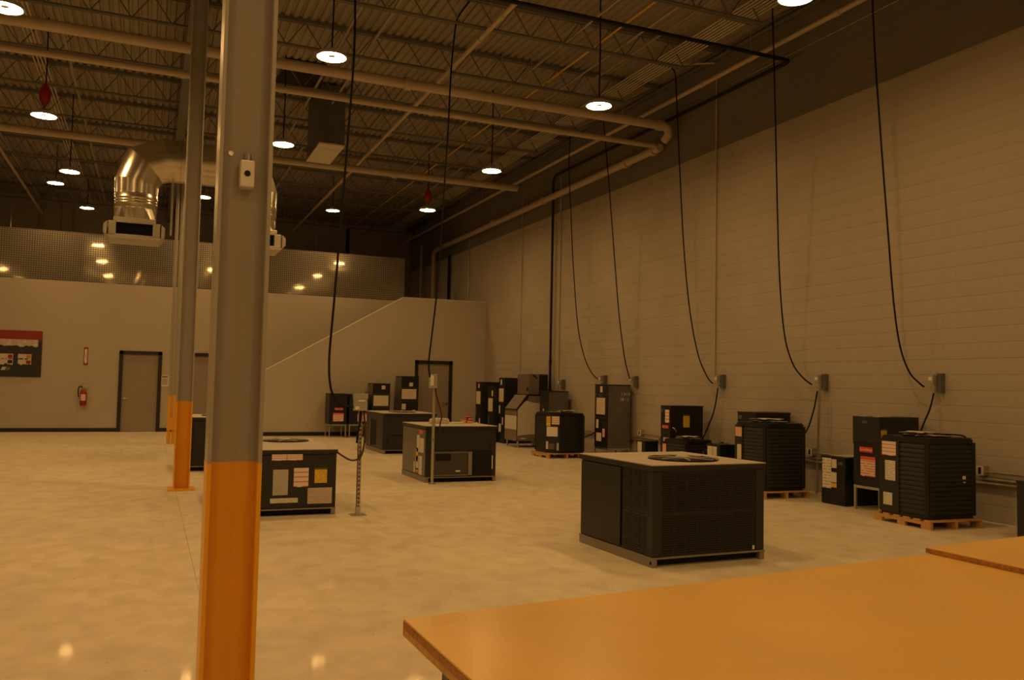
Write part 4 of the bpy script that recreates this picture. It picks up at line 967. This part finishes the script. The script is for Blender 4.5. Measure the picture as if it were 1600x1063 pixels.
# ---- wall disconnect switches
def wall_switch(label, y, z, pole=False):
    t = thing('disconnect_switch', label, 'switch box', (XW, y, z), 0, 'switch boxes on the block wall')
    MB().box(-0.085, -0.10, -0.125, -0.001, -0.035, 0.125).build('strut', SIDEG, t, bevel=0.004)
    MB().box(-0.15, -0.035, -0.02, -0.05, 0.045, 0.105).build('enclosure', BOXG, t, bevel=0.006)
    MB().box(-0.156, -0.02, 0.025, -0.149, 0.03, 0.075).build('handle_label', WHITE, t)
    MB().box(-0.05, -0.035, -0.05, -0.001, 0.03, 0.05).build('mount_bracket', GALV, t)
    MB().box(-0.12, -0.034, -0.09, -0.06, 0.03, -0.05).build('connector_plate', BOXG, t)
    MB().tube([(-0.12, 0.0, -0.10), (-0.12, 0.0, -0.045)], 0.018, 10).build('cord_grip', CHROME, t)
    if pole: MB().bar((-0.14, -0.06, -0.10), (-0.17, -0.03, -z + 0.0), 0.022).build('support_strut', GALV, t)
wall_switch('grey switch box on the wall above the plain dark cabinet', 19.35, 1.62)
wall_switch('grey switch box on the wall just above the left of the grey sided air handler', 17.2, 1.72)
wall_switch('grey switch box on the wall at the right shoulder of the grey sided air handler', 15.85, 1.70)
wall_switch('grey switch box on the wall above the furnace with the yellow tag', 12.84, 1.72)
wall_switch('grey switch box with a long leaning support strut, right of the tall mid condenser', 10.29, 1.72, True)
wall_switch('grey switch box on the wall above the far right condenser', 8.19, 1.72)

# ---- low conduits along the wall
t = thing('low_conduits', 'pair of horizontal conduits clamped low along the block wall', 'conduit', (XW, 0, 0))
for z, y0, y1, r in ((0.525, 5.5, 20, 0.018), (0.472, 5.5, 20, 0.018)):
    MB().tube([(-0.05, y0, z), (-0.05, y1, z)], r, 8).build('conduit', CONDUIT, t, True)
for y in (6.5, 8.0, 9.6, 11.4, 13.0, 14.8, 16.4): MB().box(-0.075, y - 0.02, 0.44, -0.001, y + 0.02, 0.555).build('clamp', GALV, t)
def outlet(label, y, z, run):
    t = thing('outlet_box', label, 'outlet', (XW, y, z), 0, 'outlet boxes on the low conduits')
    MB().box(-0.09, -0.055, -0.06, 0, 0.055, 0.06).build('box', GALV, t, bevel=0.005)
    cp_ = MB().box(-0.096, -0.05, -0.055, -0.089, 0.05, 0.055).build('cover_plate', WHITE, t)
    MB().box(-0.099, -0.02, -0.04, -0.095, 0.02, 0.04).build('socket', VOID, cp_)
    MB().tube([(-0.05, -0.05, -0.01), (-0.05, -run, -0.01)], 0.016, 8).build('feed_conduit', CONDUIT, t, True)
outlet('outlet box on the wall right of the far right condenser', 7.52, 0.625, 0.9)
outlet('outlet box on the wall behind the leaning strut', 10.50, 0.62, 0.5)
outlet('outlet box on the wall right of the grey sided air handler', 15.55, 0.62, 0.9)

# ---- things lying on units
def paper(label, x, y, z, w, d, rz, m=WHITE):
    nx, ny = 5, 4; vs = []; fs = []
    for i in range(nx):
        for j in range(ny): vs.append(((i / (nx - 1) - 0.5) * w, (j / (ny - 1) - 0.5) * d, 0.004 + 0.018 * (0.5 + 0.5 * math.sin(i * 1.7 + j * 1.1))))
    for i in range(nx - 1):
        for j in range(ny - 1): fs.append((i * ny + j, (i + 1) * ny + j, (i + 1) * ny + j + 1, i * ny + j + 1))
    o = MB().add(vs, fs).build('paper_manual', m, None, True); o.location = (x, y, z); o.rotation_euler = (0, 0, rz)
    s_ = o.modifiers.new('thick', 'SOLIDIFY'); s_.thickness = 0.004; s_.offset = -1
    return tag(o, label, 'paper')
PAP = print_mat('manual_paper', (0.66, 0.60, 0.52), (0.45, 0.40, 0.36), 9)
paper('rumpled papers on top of the far right condenser', 8.66, 7.62, 1.085, 0.40, 0.28, 0.3, PAP)
paper('rumpled papers on top of the tall mid condenser', 8.62, 10.34, 1.125, 0.46, 0.30, 0.2, PAP)
paper('rumpled papers on top of the low condenser', 8.90, 12.78, 0.705, 0.36, 0.24, 0.2, PAP)
paper('small papers on top of the back condenser', 8.66, 17.05, 1.015, 0.36, 0.26, 0.1, PAP)
# items on the packaged unit with open duct holes
zt = 0.9
o = MB().prism([(-0.17, 0.0), (0.16, 0.0), (0.17, 0.03), (0.15, 0.085), (-0.10, 0.095), (-0.16, 0.07)], -0.06, 0.06, 'y').build('wrapped_bundle', print_mat('bundle_print', (0.66, 0.62, 0.55), (0.3, 0.28, 0.25), 4, cols=8), None, bevel=0.015)
o.location = (4.56, 13.78, zt); tag(o, 'white wrapped bundle lying on the packaged unit with open holes', 'package')
o = MB().box(-0.11, -0.02, 0, 0.11, 0.02, 0.028).build('filter_tube', WHITE, None, bevel=0.01); o.location = (4.86, 13.70, zt); tag(o, 'small white stick right of the wrapped bundle', 'tube')
def carton(label, x, y, z, w, d, h, m, rz=0.0):
    t = thing('small_carton', label, 'carton', (x, y, z), rz, 'small cartons on the packaged unit')
    MB().box(-w / 2, -d / 2, 0, w / 2, d / 2, h).build('carton', m, t)
    MB().box(-w / 2 - 0.001, -d / 2 - 0.001, h * 0.3, w / 2 + 0.001, -d / 2 + 0.001, h * 0.62).build('printed_band', LR if m is RED else LT, t)
carton('brown carton at the left of the small stack of cartons', 5.03, 13.9, zt, 0.08, 0.07, 0.07, ORANGE)
carton('brown carton under the red carton', 5.135, 13.86, zt, 0.10, 0.08, 0.05, ORANGE)
carton('red and white carton on top of the brown one', 5.14, 13.87, zt + 0.051, 0.09, 0.07, 0.05, RED, 0.2)
carton('topmost small red carton of the stack', 5.11, 13.88, zt + 0.103, 0.06, 0.06, 0.035, RED, -0.2)

# ================================================================== OFFICE WALL FITTINGS
t = thing('wall_poster', 'dark poster with red top and white text panels on the far left wall', 'poster', (-3.75, YB, 1.53))
MB().box(-0.95, -0.03, 0, 0.95, -0.001, 1.29).build('board', POSTER, t)
cream = mat('poster_cream', (0.62, 0.55, 0.46), 0.5)
CR2 = print_mat('poster_text', (0.64, 0.57, 0.48), (0.36, 0.30, 0.25), 6, cols=8)
def torn(x0, x1, z0, z1, name, m, seed, y=-0.034):
    rnd = random.Random(seed); n = 14
    bot = [(x0 + (x1 - x0) * k / n, z0 + rnd.uniform(-0.03, 0.03)) for k in range(n + 1)]
    return MB().prism(bot + [(x1, z1), (x0, z1)], y, -0.029, 'y').build(name, m, t)
torn(-0.18, 0.85, 0.86, 1.04, 'text_panel', CR2, 1)
torn(-0.95, -0.30, 0.86, 1.04, 'text_panel', CR2, 8)
for i, (x0, z0) in enumerate([(-0.07, 0.50), (-0.07, 0.35), (0.375, 0.50), (0.375, 0.35)]):
    torn(x0, x0 + 0.325, z0, z0 + 0.135, 'picture_card', CR2 if False else cream, 3 + i)
    MB().box(x0 + 0.20, -0.037, z0 + 0.02, x0 + 0.31, -0.034, z0 + 0.11).build('card_picture', (RED, UNITB, ORANGE, RED)[i], t)
MB().prism([(-0.03, 0.18), (0.07, 0.18), (0.11, 0.27), (0.01, 0.27)], -0.035, -0.029, 'y').build('logo_mark', cream, t)
MB().prism([(0.09, 0.18), (0.17, 0.18), (0.21, 0.23), (0.19, 0.27), (0.13, 0.27)], -0.035, -0.029, 'y').build('logo_mark', SIDEG, t)
lettering('N', 0.15, cream, t, (-0.165, -0.036, 1.145), (math.pi / 2, 0, 0))

t = thing('fire_extinguisher', 'red fire extinguisher hanging on the office wall', 'fire extinguisher', (-1.70, YB - 0.10, 0.75))
MB().lathe([(0.07, 0.0), (0.085, 0.015), (0.085, 0.36), (0.065, 0.42), (0.03, 0.45), (0.025, 0.48)], n=20).build('cylinder', RED, t, True)
MB().lathe([(0.03, 0.47), (0.03, 0.53), (0.02, 0.54)], n=12).build('valve', CHROME, t, True)
MB().bar((-0.02, 0, 0.54), (0.13, 0, 0.585), 0.022, 0.012).bar((-0.02, 0, 0.50), (0.11, 0, 0.515), 0.02, 0.01).build('handle', CHROME, t)
MB().tube(smooth_path([(-0.03, 0, 0.52), (-0.10, -0.01, 0.54), (-0.135, -0.01, 0.47), (-0.13, -0.01, 0.30), (-0.11, -0.01, 0.24)]), 0.014, 8).build('hose', CORD, t, True)
MB().box(-0.06, -0.092, 0.14, 0.06, -0.075, 0.32).build('data_label', LR, t)
MB().box(-0.02, 0.075, 0.3, 0.02, 0.10, 0.46).build('wall_hook', UNITB, t)
t = thing('extinguisher_sign', 'narrow red arrow sign above the fire extinguisher', 'sign', (-1.69, YB, 1.90))
MB().box(-0.055, -0.008, 0, 0.055, -0.001, 0.51).build('plate', RED, t)
MB().prism([(-0.035, 0.10), (0.0, 0.03), (0.035, 0.10), (0.035, 0.46), (-0.035, 0.46)], -0.010, -0.007, 'y').build('arrow_panel', WHITE, t)
lettering('FIRE\nEXTINGUISHER', 0.035, RED, t, (0, -0.0105, 0.28), (math.pi / 2, -math.pi / 2, 0))
t = thing('wall_notice', 'small framed notice on the wall right of the office door', 'sign', (0.43, YB, 1.33))
MB().box(-0.11, -0.012, 0, 0.11, -0.001, 0.33).build('frame', WHITE, t)
MB().box(-0.075, -0.015, 0.05, 0.075, -0.011, 0.24).build('notice_sheet', LG, t)
MB().box(-0.08, -0.015, 0.27, 0.08, -0.011, 0.30).build('notice_header', UNITB, t)

# ================================================================== WORKBENCH IN THE FOREGROUND
ZB = 0.90
t = thing('workbench', 'steel framed workbench with a wide tan hardboard top in the foreground', 'workbench', (0, 0, 0))
FLc = Vector((0.692, 2.372)); e1 = Vector((3.03, 0.315)).normalized(); e2 = Vector((0.0, -1.0)); e2 = Vector((0.015, -1.0)).normalized()
LEN, DEP = 3.6, 1.10
def q(u, v): return FLc + e1 * u + e2 * v
def slab(z0, z1, name, m, inset=0.0, bevel=0.0, par=t, u0=0.0, u1=LEN, v0=0.0, v1=DEP):
    c = [q(u0 + inset, v0 + inset), q(u1 - inset, v0 + inset), q(u1 - inset, v1 - inset), q(u0 + inset, v1 - inset)]
    return MB().prism([(p_.x, p_.y) for p_ in c], z0, z1).build(name, m, par, bevel=bevel)
slab(ZB - 0.006, ZB, 'hardboard_sheet', BENCH, 0.0012, 0.001)
slab(ZB - 0.026, ZB - 0.0065, 'top_board', EDGE, 0.0)
slab(ZB - 0.046, ZB - 0.0265, 'lower_board', EDGE_L, 0.0)
for u in (0.10, LEN - 0.14):
    for v in (0.07, DEP - 0.12):
        a_ = q(u, v)
        MB().box(a_.x, a_.y - 0.05, 0, a_.x + 0.006, a_.y, ZB - 0.05).box(a_.x, a_.y - 0.006, 0, a_.x + 0.05, a_.y, ZB - 0.05).build('leg', STEELB, t)
        for z in (0.82, 0.79, 0.76, 0.73, 0.70): MB().box(a_.x + 0.014, a_.y + 0.0002, z - 0.008, a_.x + 0.024, a_.y + 0.0012, z + 0.004).build('leg_slot', VOID, t)
for u in (0.10, LEN - 0.14):
    a_ = q(u, 0.07); b_ = q(u, DEP - 0.07)
    MB().bar((a_.x + 0.004, a_.y - 0.05, ZB - 0.085), (b_.x + 0.004, b_.y, ZB - 0.085), 0.006, 0.075).build('end_apron', STEELB, t)
a_ = q(0.10, 0.08); b_ = q(LEN - 0.1, 0.08)
MB().bar((a_.x, a_.y, ZB - 0.085), (b_.x, b_.y, ZB - 0.085), 0.006, 0.075).build('rear_apron', STEELB, t)
# loose sheet lying on the bench
e_ = MB().prism([(q(2.36, -0.02).x, q(2.36, -0.02).y), (q(3.55, -0.02).x, q(3.55, -0.02).y), (q(3.55, 0.9).x, q(3.55, 0.9).y), (q(2.36, 0.9).x, q(2.36, 0.9).y)], ZB + 0.001, ZB + 0.020)
o = thing('loose_board', 'loose tan board lying on the right end of the workbench', 'board', (0, 0, 0))
e_.build('core', EDGE, o)
MB().prism([(q(2.362, -0.018).x, q(2.362, -0.018).y), (q(3.548, -0.018).x, q(3.548, -0.018).y), (q(3.548, 0.898).x, q(3.548, 0.898).y), (q(2.362, 0.898).x, q(2.362, 0.898).y)], ZB + 0.020, ZB + 0.023).build('face_sheet', BENCH, o)
